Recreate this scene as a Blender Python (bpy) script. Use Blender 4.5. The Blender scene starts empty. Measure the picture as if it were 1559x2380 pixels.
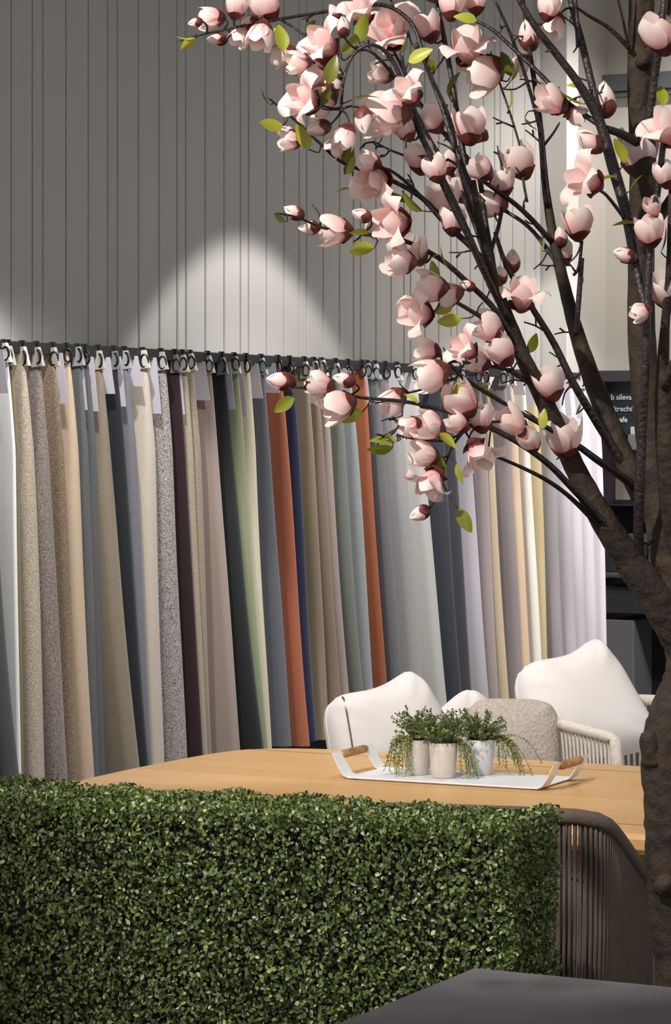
import bpy, math, random
import numpy as np
from mathutils import Vector, Matrix, Quaternion

# ------------------------------------------------------------------ camera, world, lights, exposure
SC = bpy.context.scene
COL = SC.collection
F = 6400.0            # focal length in pixels of the 1559 x 2380 frame
CX, HY, EYE = 779.5, 1021.0, 1.60      # horizon line lies at y = 1021

cam_d = bpy.data.cameras.new('camera')
cam = bpy.data.objects.new('camera', cam_d); COL.objects.link(cam)
cam.location = (0, 0, EYE); cam.rotation_euler = (math.pi / 2, 0, 0)
cam_d.sensor_fit = 'HORIZONTAL'; cam_d.sensor_width = 36.0
cam_d.lens = 36.0 * F / 1559.0
cam_d.shift_y = -(1190.0 - HY) / 1559.0
cam_d.clip_start = 0.1; cam_d.clip_end = 100
SC.camera = cam

vs = SC.view_settings
vs.view_transform = 'Standard'; vs.look = 'None'; vs.gamma = 1.0; vs.use_curve_mapping = False
vs.exposure = 0.0

world = bpy.data.worlds.new('world'); SC.world = world; world.use_nodes = True
bg = world.node_tree.nodes['Background']
bg.inputs[0].default_value = (1.0, 0.985, 0.975, 1); bg.inputs[1].default_value = 1.3

def spot(name, loc, target, power, size_deg, blend=0.15, radius=0.05, color=(1, 0.965, 0.93)):
    l = bpy.data.lights.new(name, 'SPOT')
    l.energy = power; l.spot_size = math.radians(size_deg); l.spot_blend = blend
    l.shadow_soft_size = radius; l.color = color
    o = bpy.data.objects.new(name, l); COL.objects.link(o)
    o.location = loc
    o.rotation_euler = (Vector(target) - Vector(loc)).to_track_quat('-Z', 'Y').to_euler()
    return o

# layout frame: d runs along the panelled wall (away, to the right), n points out of it into the room
V = np.array
d = V([0.4605, 0.8877]); n = V([0.8877, -0.4605])
P0 = V([-779.5 / F * 9.5, 9.5])               # rail at the left frame edge
def line_s(P, dr, px):                        # parameter along P + s*dr that shows at pixel column px
    u = px - CX
    return (u * P[1] - F * P[0]) / (F * dr[0] - u * dr[1])
WALL_GAP = 0.45
W0 = P0 - n * WALL_GAP
def z_at(py, Y): return EYE - (py - HY) / F * Y
def at(px, py, Y): return Vector(((px - CX) / F * Y, Y, z_at(py, Y)))
def v3(p, z): return Vector((p[0], p[1], z))

WS = 0.9          # overall strength of the track lights and added fills
# wall washers on the ceiling track, one scallop each
s_mid = line_s(W0, d, 560); LAMP_STEP = s_mid - line_s(W0, d, -330)
for k in (-1, 0):
    p = W0 + d * (s_mid + k * LAMP_STEP) + n * 0.90
    spot('wall_washer', v3(p, 3.42), v3(p, 0), 172 * WS, 87, 0.12, 0.05, (1, 0.98, 0.965))
p = W0 + d * (line_s(W0, d, 1255) - 1.3) + n * 1.9; q = W0 + d * line_s(W0, d, 1255) + n * 0.3
spot('pier_spot', v3(p, 3.6), v3(q, 1.55), 230 * WS, 40, 0.3, 0.05, (1, 0.98, 0.965))
p = W0 + d * (line_s(W0, d, 1255) - 0.25) + n * 1.5
spot('end_wall_fill', v3(p, 4.4), v3(p + d * .6, 0.5), 290 * WS, 135, 0.5, 0.06, (1, 0.96, 0.92))  # fill light added to brighten the dim end wall
# track spots over the display, and one added fill
spot('track_and_fill_spot', (-1.3, 2.6, 3.9), (0.25, 4.9, 1.95), 690 * WS, 44, 0.5, 0.05, (1, 0.965, 0.92))
spot('track_and_fill_spot', (0.3, 3.3, 4.2), (0.75, 4.1, 0.75), 60 * WS, 50, 0.7, 0.06, (1, 0.965, 0.94))  # fill added to lift the slate table, otherwise lit by ambient only
spot('track_and_fill_spot', (-0.9, 5.2, 4.2), (0.25, 7.0, 0.8), 235 * WS, 40, 0.6, 0.06, (1, 0.96, 0.925))
spot('track_and_fill_spot', (0.9, 6.6, 4.2), (0.6, 7.5, 0.8), 150 * WS, 44, 0.6, 0.06, (1, 0.96, 0.925))
spot('track_and_fill_spot', (-1.0, 5.6, 4.2), (-0.2, 5.2, 0.9), 200 * WS, 40, 0.6, 0.06, (1, 0.965, 0.93))
for sa, pw_ in ((0.35, 540), (2.35, 540), (4.7, 950)):
    p = P0 + d * (sa - 1.1) + n * 2.6; q = P0 + d * (sa + .3)
    spot('sample_spot', v3(p, 4.2), v3(q, 0.85), pw_ * WS, 36, 0.55, 0.08, (1, 0.98, 0.965))

# ------------------------------------------------------------------ helpers
rnd = random.Random(7)
nrnd = np.random.default_rng(5)

def lin(c):
    return tuple(((x / 255) / 12.92 if x / 255 <= 0.04045 else ((x / 255 + 0.055) / 1.055) ** 2.4) for x in c) + (1,)

def node_mat(name):
    m = bpy.data.materials.new(name); m.use_nodes = True
    nt = m.node_tree
    return m, nt, nt.nodes['Principled BSDF']

def mat(name, rgb, rough=0.6, metal=0.0, noise=0.0, scale=20.0, bump=0.0, bscale=None, spec=0.5, rgb2=None, coat=0.0):
    m, nt, b = node_mat(name)
    b.inputs['Base Color'].default_value = lin(rgb)
    b.inputs['Roughness'].default_value = rough
    b.inputs['Metallic'].default_value = metal
    b.inputs['Specular IOR Level'].default_value = spec
    b.inputs['Coat Weight'].default_value = coat
    tc = nt.nodes.new('ShaderNodeTexCoord')
    if noise > 0 or rgb2:
        tn = nt.nodes.new('ShaderNodeTexNoise'); tn.inputs['Scale'].default_value = scale; tn.inputs['Detail'].default_value = 5
        nt.links.new(tc.outputs['Object'], tn.inputs['Vector'])
        mx = nt.nodes.new('ShaderNodeMix'); mx.data_type = 'RGBA'
        c2 = rgb2 or tuple(max(0, x * (1 - noise)) for x in rgb)
        mx.inputs['A'].default_value = lin(rgb); mx.inputs['B'].default_value = lin(c2)
        mr = nt.nodes.new('ShaderNodeMapRange'); mr.inputs['From Min'].default_value = 0.38; mr.inputs['From Max'].default_value = 0.62
        nt.links.new(tn.outputs['Fac'], mr.inputs['Value']); nt.links.new(mr.outputs['Result'], mx.inputs['Factor'])
        nt.links.new(mx.outputs['Result'], b.inputs['Base Color'])
    if bump > 0:
        t2 = nt.nodes.new('ShaderNodeTexNoise'); t2.inputs['Scale'].default_value = bscale or scale; t2.inputs['Detail'].default_value = 4
        nt.links.new(tc.outputs['Object'], t2.inputs['Vector'])
        bp = nt.nodes.new('ShaderNodeBump'); bp.inputs['Strength'].default_value = bump; bp.inputs['Distance'].default_value = 0.01
        nt.links.new(t2.outputs['Fac'], bp.inputs['Height']); nt.links.new(bp.outputs['Normal'], b.inputs['Normal'])
    return m

def mesh_from(name, verts, faces, material=None, smooth=False):
    me = bpy.data.meshes.new(name)
    me.from_pydata([tuple(map(float, v)) for v in verts], [], [tuple(int(i) for i in f) for f in faces])
    if smooth:
        me.polygons.foreach_set('use_smooth', [True] * len(me.polygons))
    if material: me.materials.append(material)
    me.update()
    return me

def obj(name, me, parent=None):
    o = bpy.data.objects.new(name, me); COL.objects.link(o)
    if parent: o.parent = parent
    return o

def tag(o, label=None, cat=None, group=None, kind=None):
    if label: o['label'] = label
    if cat: o['category'] = cat
    if group: o['group'] = group
    if kind: o['kind'] = kind
    return o

def thing(name, loc, label, cat, group=None, rz=0.0):
    o = bpy.data.objects.new(name, None); COL.objects.link(o)
    o.location = loc; o.rotation_euler = (0, 0, rz); o.empty_display_size = 0.1
    return tag(o, label, cat, group)

def box_vf(c, sx, sy, sz, ax=None, bev=0.0):
    """box centred at c; ax = (ex, ey) horizontal axes; bevelled as a chamfered box"""
    ex, ey = (V([1, 0, 0]), V([0, 1, 0])) if ax is None else (V([*ax[0], 0]), V([*ax[1], 0]))
    ez = V([0, 0, 1.0])
    hx, hy, hz = sx / 2, sy / 2, sz / 2
    b = min(bev, hx * .49, hy * .49, hz * .49)
    vs_, fs_ = [], []
    if b <= 0:
        for z in (-hz, hz):
            for x, y in ((-hx, -hy), (hx, -hy), (hx, hy), (-hx, hy)): vs_.append((x, y, z))
        fs_ = [(3, 2, 1, 0), (4, 5, 6, 7), (0, 1, 5, 4), (1, 2, 6, 5), (2, 3, 7, 6), (3, 0, 4, 7)]
    else:
        for z, i in ((-hz, b), (-hz + b, 0), (hz - b, 0), (hz, b)):
            for x, y in ((-hx + i, -hy + b + i), (-hx + b + i, -hy + i), (hx - b - i, -hy + i), (hx - i, -hy + b + i),
                         (hx - i, hy - b - i), (hx - b - i, hy - i), (-hx + b + i, hy - i), (-hx + i, hy - b - i)):
                vs_.append((x, y, z))
        fs_.append(tuple(range(7, -1, -1))); fs_.append(tuple(range(24, 32)))
        for r in range(3):
            for k in range(8):
                a, bq = r * 8 + k, r * 8 + (k + 1) % 8
                fs_.append((a, bq, bq + 8, a + 8))
    c = V(c)
    return [c + ex * p[0] + ey * p[1] + ez * p[2] for p in vs_], fs_

class MB:
    def __init__(s): s.v, s.f = [], []
    def add(s, v, f):
        o = len(s.v); s.v += [tuple(p) for p in v]; s.f += [tuple(i + o for i in q) for q in f]; return s
    def box(s, c, sx, sy, sz, ax=None, bev=0.0): return s.add(*box_vf(c, sx, sy, sz, ax, bev))
    def tube(s, pts, rad, k=8, smooth=0): return s.add(*tube_vf(pts, rad, k, smooth))
    def build(s, name, m, parent=None, smooth=False):
        return obj(name, mesh_from(name, s.v, s.f, m, smooth), parent)

def catmull(pts, rad, sub):
    pts = [V(p, dtype=float) for p in pts]; out, ro = [], []
    for i in range(len(pts) - 1):
        p0, p1, p2, p3 = pts[max(i - 1, 0)], pts[i], pts[i + 1], pts[min(i + 2, len(pts) - 1)]
        for k in range(sub):
            t = k / sub
            out.append(0.5 * ((2 * p1) + (p2 - p0) * t + (2 * p0 - 5 * p1 + 4 * p2 - p3) * t * t + (3 * p1 - p0 - 3 * p2 + p3) * t ** 3))
            ro.append(rad[i] * (1 - t) + rad[i + 1] * t)
    out.append(pts[-1]); ro.append(rad[-1])
    return out, ro

def tube_vf(pts, rad, k=8, smooth=0, closed=False, jitter=0.0):
    if not hasattr(rad, '__len__'): rad = [rad] * len(pts)
    if smooth: pts, rad = catmull(pts, rad, smooth)
    pts = [V(p, dtype=float) for p in pts]; N = len(pts)
    vs_, fs_ = [], []
    up = V([0.0, 0.0, 1.0]); prev = None
    for i in range(N):
        a = pts[(i + 1) % N] if closed or i < N - 1 else pts[i]
        b = pts[i - 1] if closed or i > 0 else pts[i]
        t = a - b; t = t / (np.linalg.norm(t) + 1e-12)
        if prev is None:
            r = up if abs(t[2]) < 0.9 else V([1.0, 0, 0])
            x = np.cross(r, t)
        else: x = prev - t * np.dot(prev, t)
        x = x / (np.linalg.norm(x) + 1e-12); prev = x
        y = np.cross(t, x)
        for j in range(k):
            an = 2 * math.pi * j / k
            rr = rad[i] * (1 + (rnd.uniform(-jitter, jitter) if jitter else 0))
            vs_.append(pts[i] + rr * (x * math.cos(an) + y * math.sin(an)))
    for i in range(N if closed else N - 1):
        for j in range(k):
            i2 = (i + 1) % N
            fs_.append((i * k + j, i * k + (j + 1) % k, i2 * k + (j + 1) % k, i2 * k + j))
    if not closed:
        fs_.append(tuple(range(k - 1, -1, -1))); fs_.append(tuple((N - 1) * k + j for j in range(k)))
    return vs_, fs_

def lathe_vf(prof, k=32, c=(0, 0, 0)):
    vs_, fs_ = [], []
    for r, z in prof:
        for j in range(k):
            a = 2 * math.pi * j / k
            vs_.append((c[0] + r * math.cos(a), c[1] + r * math.sin(a), c[2] + z))
    for i in range(len(prof) - 1):
        for j in range(k):
            fs_.append((i * k + j, i * k + (j + 1) % k, (i + 1) * k + (j + 1) % k, (i + 1) * k + j))
    return vs_, fs_

def grid_faces(a, b, off=0, wrap=False):
    f = []
    for i in range(a - 1):
        for j in range(b - 1 if not wrap else b):
            j2 = (j + 1) % b
            f.append((off + i * b + j, off + i * b + j2, off + (i + 1) * b + j2, off + (i + 1) * b + j))
    return f

# ------------------------------------------------------------------ the room
M_wall = mat('satin_grey_panel', (188, 185, 180), 0.32, spec=0.5, bump=0.02, bscale=6)
M_gap = mat('groove_dark', (70, 68, 66), 0.8)
M_plaster = mat('painted_plaster', (196, 190, 182), 0.7, bump=0.03, bscale=60)
M_floor = mat('dark_floor_tile', (34, 31, 30), 0.6, noise=0.2, scale=3)
M_ceil = mat('ceiling_paint', (120, 118, 115), 0.8)
M_black = mat('hem_gap_black', (26, 26, 28), 0.45)
CEIL = 4.6

m = MB(); m.box((2, 7, -0.05), 22, 26, 0.1); tag(m.build('floor', M_floor), kind='structure')
m = MB(); m.box((2, 7, CEIL + 0.05), 22, 26, 0.1); tag(m.build('ceiling', M_ceil), kind='structure')

s_pil = line_s(W0, d, 1255)               # the panelled wall ends at a white pier
wall = MB()
s_a, s_b = -2.5, s_pil + 0.1
c = W0 + d * (s_a + s_b) / 2 - n * 0.11
wall.box((c[0], c[1], CEIL / 2), s_b - s_a, 0.2, CEIL, (d, n))
wall_back = wall.build('wall_back', M_gap); tag(wall_back, 'tall light grey wall of narrow vertical panels', kind='structure')
# panels: three wide boards and a narrow one, repeated
g0 = line_s(W0, d, 96); period = line_s(W0, d, 269) - g0
edges = []
k = -16
while True:
    base = g0 + (k) * period
    stop = False
    for fr in (0, 0.30, 0.60, 0.865):
        e = base + fr * period
        if e > s_pil: stop = True; break
        if e > s_a: edges.append(e)
    if stop: break
    k += 1
edges.append(s_pil)
for i in range(len(edges) - 1):
    a, b_ = edges[i] + 0.004, edges[i + 1] - 0.004
    c = W0 + d * (a + b_) / 2
    pm = MB(); pm.box((c[0], c[1], CEIL / 2), b_ - a, 0.02, CEIL - 0.004, (d, n), bev=0.004)
    o = pm.build('panel', M_wall, wall_back)
c = W0 + d * (s_a + s_pil) / 2 + n * 0.03
m = MB(); m.box((c[0], c[1], 0.20), s_pil - s_a, 0.04, 0.40, (d, n), 0.004); tag(m.build('hem_dark_strip', M_black), 'black strip added to darken the gap under the sample hems', kind='structure')  # added dark strip standing in for the darkness below the hems
# plain wall going on behind the pier
c = W0 + d * (s_pil + 0.85) - n * 0.1
m = MB(); m.box((c[0], c[1], CEIL / 2), 1.5, 0.2, CEIL, (d, n)); tag(m.build('wall_left', M_plaster), 'plain greige wall continuing behind the pier', kind='structure')
# pier
pw = line_s(W0 + d * s_pil, n, 1318)
c = W0 + d * (s_pil + 0.08) + n * (pw / 2)
m = MB(); m.box((c[0], c[1], CEIL / 2), 0.16, pw, CEIL, (d, n), 0.004)
tag(m.build('trim_1', mat('white_pier_paint', (226, 222, 216), 0.6)), 'white painted pier at the end of the panelled wall', kind='structure')
# end wall across the room
S_END = s_pil + 0.95
Q0 = W0 + d * S_END
c = Q0 + d * 0.1 + n * 2.5
m = MB(); m.box((c[0], c[1], CEIL / 2), 0.2, 6, CEIL, (d, n))
tag(m.build('wall_right', M_plaster), 'plain greige end wall beyond the pier', kind='structure')
def on_end(px, py, off=0.0):          # point on a plane 'off' in front of the end wall -> (t along n, z, xyz)
    P = Q0 - d * off
    t = line_s(P, n, px); p = P + n * t
    return t, z_at(py, p[1]), p
t, z1, p = on_end(1400, 178); _, z2, _ = on_end(1400, 218)
c = Q0 - d * 0.03 + n * 2.4
m = MB(); m.box((c[0], c[1], (z1 + z2) / 2), 0.06, 5, z1 - z2, (d, n), 0.005)
m.box((c[0] - d[0] * .01, c[1] - d[1] * .01, z2 - 0.025), 0.06, 5, 0.012, (d, n))
tag(m.build('trim_2', mat('grey_trunking', (92, 98, 97), 0.6)), 'grey horizontal trunking band high on the end wall', kind='structure')

# ------------------------------------------------------------------ rail and fabric samples
RAIL_TOP, RAIL_H = 1.941, 0.042
s_r0, s_r1 = -1.2, line_s(P0, d, 1368)
rail_mid = P0 + d * (s_r0 + s_r1) / 2
M_rail = mat('black_powder_coat', (34, 34, 35), 0.5)
rail = thing('hanging_rail', v3(rail_mid, 0), 'long black metal rail carrying the hanging fabric samples', 'rail')
m = MB(); m.box((0, 0, RAIL_TOP - RAIL_H / 2), s_r1 - s_r0, 0.014, RAIL_H, (d, n), 0.002); m.build('bar', M_rail, rail)
kb = 0
for s in np.arange(s_r0 + 0.25, s_r1, 1.35):
    q = d * (s - (s_r0 + s_r1) / 2) - n * (WALL_GAP / 2)
    m = MB(); m.box((q[0], q[1], RAIL_TOP - 0.02), 0.02, WALL_GAP - 0.02, 0.025, (d, n), 0.002); m.build('bracket', M_rail, rail)

M_card = mat('white_card', (198, 192, 200), 0.8)
M_ring = mat('black_ring', (22, 22, 23), 0.35)

def cloth_mat(rgb, speck, i, twill=False):
    m, nt, b = node_mat('cloth_%02d' % i)
    b.inputs['Roughness'].default_value = 0.9
    b.inputs['Specular IOR Level'].default_value = 0.2
    b.inputs['Sheen Weight'].default_value = 0.15
    tc = nt.nodes.new('ShaderNodeTexCoord')
    tn = nt.nodes.new('ShaderNodeTexNoise'); tn.inputs['Scale'].default_value = 270 if speck > .2 else 420; tn.inputs['Detail'].default_value = 2
    nt.links.new(tc.outputs['Object'], tn.inputs['Vector'])
    mr = nt.nodes.new('ShaderNodeMapRange'); mr.inputs['From Min'].default_value = 0.36; mr.inputs['From Max'].default_value = 0.64
    mx = nt.nodes.new('ShaderNodeMix'); mx.data_type = 'RGBA'
    hi = tuple(min(255, x * (1 + speck * 0.55) + speck * 14) for x in rgb); lo = tuple(x * (1 - speck) for x in rgb)
    mx.inputs['A'].default_value = lin(lo); mx.inputs['B'].default_value = lin(hi)
    src = tn.outputs['Fac']
    if twill:
        w = nt.nodes.new('ShaderNodeTexWave'); w.inputs['Scale'].default_value = 80; w.inputs['Distortion'].default_value = 0.6
        mp = nt.nodes.new('ShaderNodeMapping'); mp.inputs['Rotation'].default_value = (0.3, 0.8, 0.6)
        nt.links.new(tc.outputs['Object'], mp.inputs['Vector']); nt.links.new(mp.outputs['Vector'], w.inputs['Vector'])
        src = w.outputs['Fac']
    nt.links.new(src, mr.inputs['Value']); nt.links.new(mr.outputs['Result'], mx.inputs['Factor'])
    nt.links.new(mx.outputs['Result'], b.inputs['Base Color'])
    bp = nt.nodes.new('ShaderNodeBump'); bp.inputs['Strength'].default_value = 0.25; bp.inputs['Distance'].default_value = 0.002
    nt.links.new(tn.outputs['Fac'], bp.inputs['Height']); nt.links.new(bp.outputs['Normal'], b.inputs['Normal'])
    return m

# near edge at y=1050, near edge at the hem, colour, speckle, label
FAB = [
 (-60, -8, (150, 140, 128), .1, 'greige fabric sample at the cropped left end of the rail'),
 (-22, 50, (74, 76, 78), .35, 'dark grey diagonal-weave fabric sample, leftmost one reaching the hedge'),
 (36, 49, (244, 242, 238), .03, 'bright white fabric sample beside the dark grey diagonal weave'),
 (45, 55, (128, 118, 90), .1, 'sliver of olive tan fabric between white and speckled beige samples'),
 (78, 103, (182, 168, 150), .22, 'speckled beige fabric sample right of the white one'),
 (111, 160, (132, 121, 113), .35, 'coarse grey-brown speckled fabric sample next to the speckled beige'),
 (148, 176, (132, 113, 94), .30, 'warm brown speckled fabric sample before the plain tan one'),
 (180, 218, (196, 174, 150), .10, 'plain tan fabric sample left of two slate grey ones'),
 (205, 230, (96, 97, 97), .20, 'slate grey fabric sample directly right of the tan one'),
 (222, 243, (92, 93, 96), .15, 'narrow slate grey fabric sample left of the wide greige one'),
 (253, 325, (136, 124, 108), .14, 'wide greige fabric sample flaring out left of a black one'),
 (289, 348, (36, 40, 44), .10, 'black fabric sample between greige and blue-grey ones'),
 (314, 352, (118, 119, 126), .12, 'blue-grey fabric sample tucked behind the black one'),
 (356, 378, (198, 186, 172), .08, 'cream fabric sample left of the salt-and-pepper one'),
 (398, 433, (152, 145, 141), .45, 'salt-and-pepper grey fabric sample left of the dark plum one'),
 (430, 473, (50, 34, 37), .10, 'dark plum fabric sample'),
 (447, 482, (172, 158, 140), .16, 'sand fabric sample right beside the dark plum one'),
 (465, 491, (160, 145, 126), .20, 'narrow oatmeal fabric sample left of the pinkish taupe one'),
 (506, 559, (158, 143, 134), .06, 'smooth pinkish taupe fabric sample with a wide slanting hem'),
 (538, 612, (36, 38, 39), .10, 'wide black-green fabric sample beside the pinkish taupe one'),
 (567, 620, (124, 130, 100), .10, 'sage green fabric sample beside the black-green one'),
 (594, 628, (184, 176, 154), .08, 'pale cream fabric sample left of the dark blue-grey one'),
 (629, 674, (88, 90, 96), .08, 'dark blue-grey fabric sample left of the first rust orange one'),
 (668, 719, (152, 88, 64), .06, 'wider rust orange fabric sample left of the navy one'),
 (695, 737, (36, 40, 64), .08, 'navy blue fabric sample'),
 (729, 764, (136, 122, 100), .08, 'olive taupe fabric sample right of the navy one'),
 (751, 800, (134, 115, 102), .08, 'brown fabric sample second right of the navy one'),
 (769, 817, (162, 145, 138), .08, 'rosy greige fabric sample left of the green-grey one'),
 (801, 850, (118, 122, 114), .10, 'green-grey fabric sample left of the pale blue-grey one'),
 (830, 871, (152, 157, 157), .12, 'pale blue-grey fabric sample left of the second rust orange'),
 (861, 905, (158, 92, 62), .06, 'narrower rust orange fabric sample above the stitched white cushion'),
 (874, 920, (64, 60, 62), .08, 'charcoal fabric sample right of the narrower rust orange'),
 (892, 945, (112, 111, 112), .14, 'mid grey fabric sample second right of the narrower rust orange'),
 (916, 965, (128, 126, 126), .14, 'ash grey fabric sample left of two light grey ones'),
 (942, 984, (166, 163, 162), .10, 'light grey fabric sample left of the broad off-white one'),
 (983, 1040, (196, 193, 188), .06, 'broad off-white fabric sample left of the two dark slate ones'),
 (1033, 1077, (64, 67, 74), .08, 'dark slate fabric sample right of the broad off-white one'),
 (1058, 1098, (70, 68, 76), .08, 'second dark slate fabric sample from the broad off-white one'),
 (1092, 1137, (184, 178, 184), .06, 'pale lilac-grey fabric sample right of the two dark slate ones'),
 (1128, 1157, (146, 134, 132), .08, 'mauve taupe fabric sample right of the pale lilac-grey one'),
 (1146, 1181, (176, 158, 134), .06, 'tan fabric sample behind the textured grey cushion'),
 (1186, 1217, (134, 125, 124), .08, 'warm grey fabric sample left of the peach one'),
 (1204, 1237, (204, 178, 150), .05, 'peach beige fabric sample left of the ivory one'),
 (1232, 1262, (230, 224, 214), .04, 'ivory fabric sample left of the khaki one'),
 (1256, 1272, (194, 176, 136), .05, 'khaki yellow fabric sample right of the ivory one'),
 (1290, 1310, (158, 150, 152), .08, 'grey fabric sample right of the khaki yellow one'),
 (1320, 1342, (186, 178, 184), .06, 'lilac-grey fabric sample fourth from the right end'),
 (1346, 1365, (198, 190, 196), .05, 'pale lilac-white fabric sample third from the right end'),
 (1372, 1388, (206, 198, 204), .05, 'pale lilac-white fabric sample second from the right end'),
 (1398, 1412, (214, 207, 212), .05, 'pale lilac-white fabric sample hanging last at the right end'),
]
ring_me = None
GAP = {}
def fabric(i, x1, x2, rgb, speck, label):
    global ring_me
    scale = 4099.5 / (3320 - (x1 - CX)) if False else (3320 - (x1 - CX)) / 4099.5   # 1 at the left edge, smaller farther off
    xpk = x1 - (30 if i < len(FAB) - 4 else 36) * scale
    s = line_s(P0, d, xpk); P = P0 + d * s
    def t_for(px): return (lambda u: (u * P[1] - F * P[0]) / (F * n[0] - u * n[1]))(px - CX)
    tm, tb = t_for(x1), t_for(x2)
    r = random.Random(100 + i)
    ztop = RAIL_TOP - 0.018 - r.uniform(0, 0.012); zbot = 0.362 + r.uniform(-0.012, 0.012)
    root = thing('fabric_sample', v3(P, zbot), label, 'fabric sample', 'fabric samples on the rail')
    e3, n3 = V([*d, 0]), V([*n, 0])
    NZ = 34
    room = min([abs(line_s(P0, d, f_[0]) - line_s(P0, d, x1)) for f_ in FAB if f_[0] != x1])     # distance to the next sample
    amp = min(1.0, room / 0.10)
    gb = min(r.uniform(0.026, 0.046), room * 0.40); bow = r.uniform(-0.006, 0.006); ph = r.uniform(0, 6.28)
    wall_w = r.uniform(0.20, 0.26)
    vs_, NA = [], 0
    for a in range(NZ):
        v = (a / (NZ - 1)) ** 1.25
        z = ztop + (zbot - ztop) * v
        vm = 0.235                                # where the y=1050 measurement sits
        if v < vm:
            q = v / vm; tn_ = 0.012 + (tm - 0.012) * (q ** 0.75)
        else:
            q = (v - vm) / (1 - vm); tn_ = tm + (tb - tm) * (q * 0.85 + 0.15 * q * q)
        tf = -0.016 - (wall_w - 0.016) * min(1, (v / 0.5)) ** 0.6
        g = 0.004 + (gb - 0.004) * min(1, v / 0.35) ** 0.8
        wav = (bow * math.sin(v * 3.0 + ph) + 0.005 * math.sin(v * 7 + ph * 2)) * amp
        ring = []
        # cross-section: cloth doubled over, fold towards the room
        L = tn_ - tf; g = min(g, L * 0.3)
        front = [(tf + (L - g) * q, -g - 0.010 * amp * math.sin(q * 5.5 + ph) * min(1, v * 3)) for q in np.linspace(0, 1, 9)]
        arc = [(tn_ - g + g * math.sin(al), -g * math.cos(al)) for al in np.linspace(0.35, math.pi - 0.35, 6)]
        back = [(tf + (L - g) * q, g - 0.010 * amp * math.sin(q * 5.5 + ph) * min(1, v * 3)) for q in np.linspace(1, 0, 6)]
        fx = front[-1][1] + g
        arc = [(p_, q_ + fx * (1 - j / 5)) for j, (p_, q_) in enumerate(arc)]
        for tt, ee in front + arc + back:
            pos = n3 * tt + e3 * (ee + wav)
            zz = z
            vs_.append((pos[0], pos[1], zz - zbot))
        NA = len(front + arc + back)
    me = mesh_from('cloth', vs_, grid_faces(NZ, NA), cloth_mat(rgb, speck, i, twill=(i == 1)), True)
    obj('cloth', me, root)
    # ear at the top that folds over the hook
    hgt = ztop - zbot
    ear = MB()
    pts = [n3 * 0.0 + V([0, 0, hgt + 0.010]), n3 * 0.012 + V([0, 0, hgt - 0.02]), n3 * 0.02 + V([0, 0, hgt - 0.06])]
    # ring and hook
    if ring_me is None:
        R = 0.0185
        pts_ = [n3 * (R * 0.75 * math.cos(q)) + V([0, 0, 1]) * (R * 1.25 * math.sin(q)) for q in np.linspace(0, 2 * math.pi, 18, endpoint=False)]
        ring_me = mesh_from('ring', *tube_vf(pts_, 0.0042, 6, closed=True), M_ring, True)
    ro = obj('ring', ring_me, root); off = n3 * 0.020 - e3 * (0.012)
    ro.location = (off[0], off[1], hgt - 0.018 - r.uniform(0, 0.012)); ro.rotation_euler = (0, 0, r.uniform(-0.5, 0.5))
    if r.random() < 0.75:
        hd = []
        for (tt, zz) in ((-0.006, hgt + 0.010), (0.014, hgt + 0.012), (0.034, hgt - 0.055), (-0.014, hgt - 0.06)):
            for ee in (-0.014, 0.004):
                q = n3 * (tt + 0.006) + e3 * ee; hd.append((q[0], q[1], zz))
        pale = tuple(x * .55 + 225 * .45 for x in rgb)
        obj('header_tape', mesh_from('header_tape', hd, [(0, 2, 4, 6), (7, 5, 3, 1), (0, 1, 3, 2), (2, 3, 5, 4), (4, 5, 7, 6), (6, 7, 1, 0)], mat('tape_%02d' % i, pale, .9)), root)
    # hook clip over the rail
    hk = MB(); hk.box((n3[0] * .004, n3[1] * .004, RAIL_TOP - zbot - 0.012), 0.010, 0.026, 0.034, (d, n), 0.003)
    hk.build('hook', M_ring, root)
    # label card on the cloth's face
    if r.random() < 0.62 and i > 0:
        cw = r.uniform(0.035, 0.055) ; ch = r.uniform(0.08, 0.24)
        cpos = -0.002 - gb - 0.018
        pts2 = []
        for (tt, zz) in ((-cw, hgt - 0.01), (0.022, hgt - 0.012), (0.044, hgt - ch), (-cw, hgt - ch)):
            for ee in (cpos, cpos - 0.0015):
                q = n3 * tt + e3 * ee; pts2.append((q[0], q[1], zz))
        fs = [(0, 2, 4, 6), (7, 5, 3, 1), (0, 1, 3, 2), (2, 3, 5, 4), (4, 5, 7, 6), (6, 7, 1, 0)]
        obj('label_card', mesh_from('label_card', pts2, fs, M_card), root)
    return root
for i, f in enumerate(FAB): fabric(i, *f)

# ------------------------------------------------------------------ dark display unit against the end wall
def end_box(mb, x0, x1, y0, y1, off0, off1, bev=0.0):
    """box spanning pixel columns/rows on the plane off1 in front of the end wall, going back to off0"""
    ta, za, _ = on_end(x0, y0, off1); tb_, zb, _ = on_end(x1, y1, off1)
    zb = max(zb, 0.0)
    c = Q0 - d * (off0 + off1) / 2 + n * (ta + tb_) / 2
    mb.box((c[0] - cab_o[0], c[1] - cab_o[1], (za + zb) / 2), abs(off1 - off0), tb_ - ta, za - zb, (d, n), bev)
    return mb
_, ztop_c, pc = on_end(1560, 862, 0.4)
cab_o = Q0 - d * 0.2 + n * on_end(1560, 862, 0.2)[0]
cab = thing('display_unit', v3(cab_o, 0), 'tall black display unit with shelves and counter behind the tree trunk', 'display unit')
M_unit = mat('black_unit', (36, 36, 38), 0.5); M_unit2 = mat('charcoal_unit', (58, 58, 60), 0.5); M_greyp = mat('grey_door', (88, 87, 89), 0.55)
end_box(MB(), 1345, 1800, 862, 2600, 0.005, 0.03).build('back_panel', M_unit, cab)
end_box(MB(), 1340, 1800, 862, 884, 0.03, 0.40, 0.004).build('fascia', M_unit2, cab)
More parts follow.
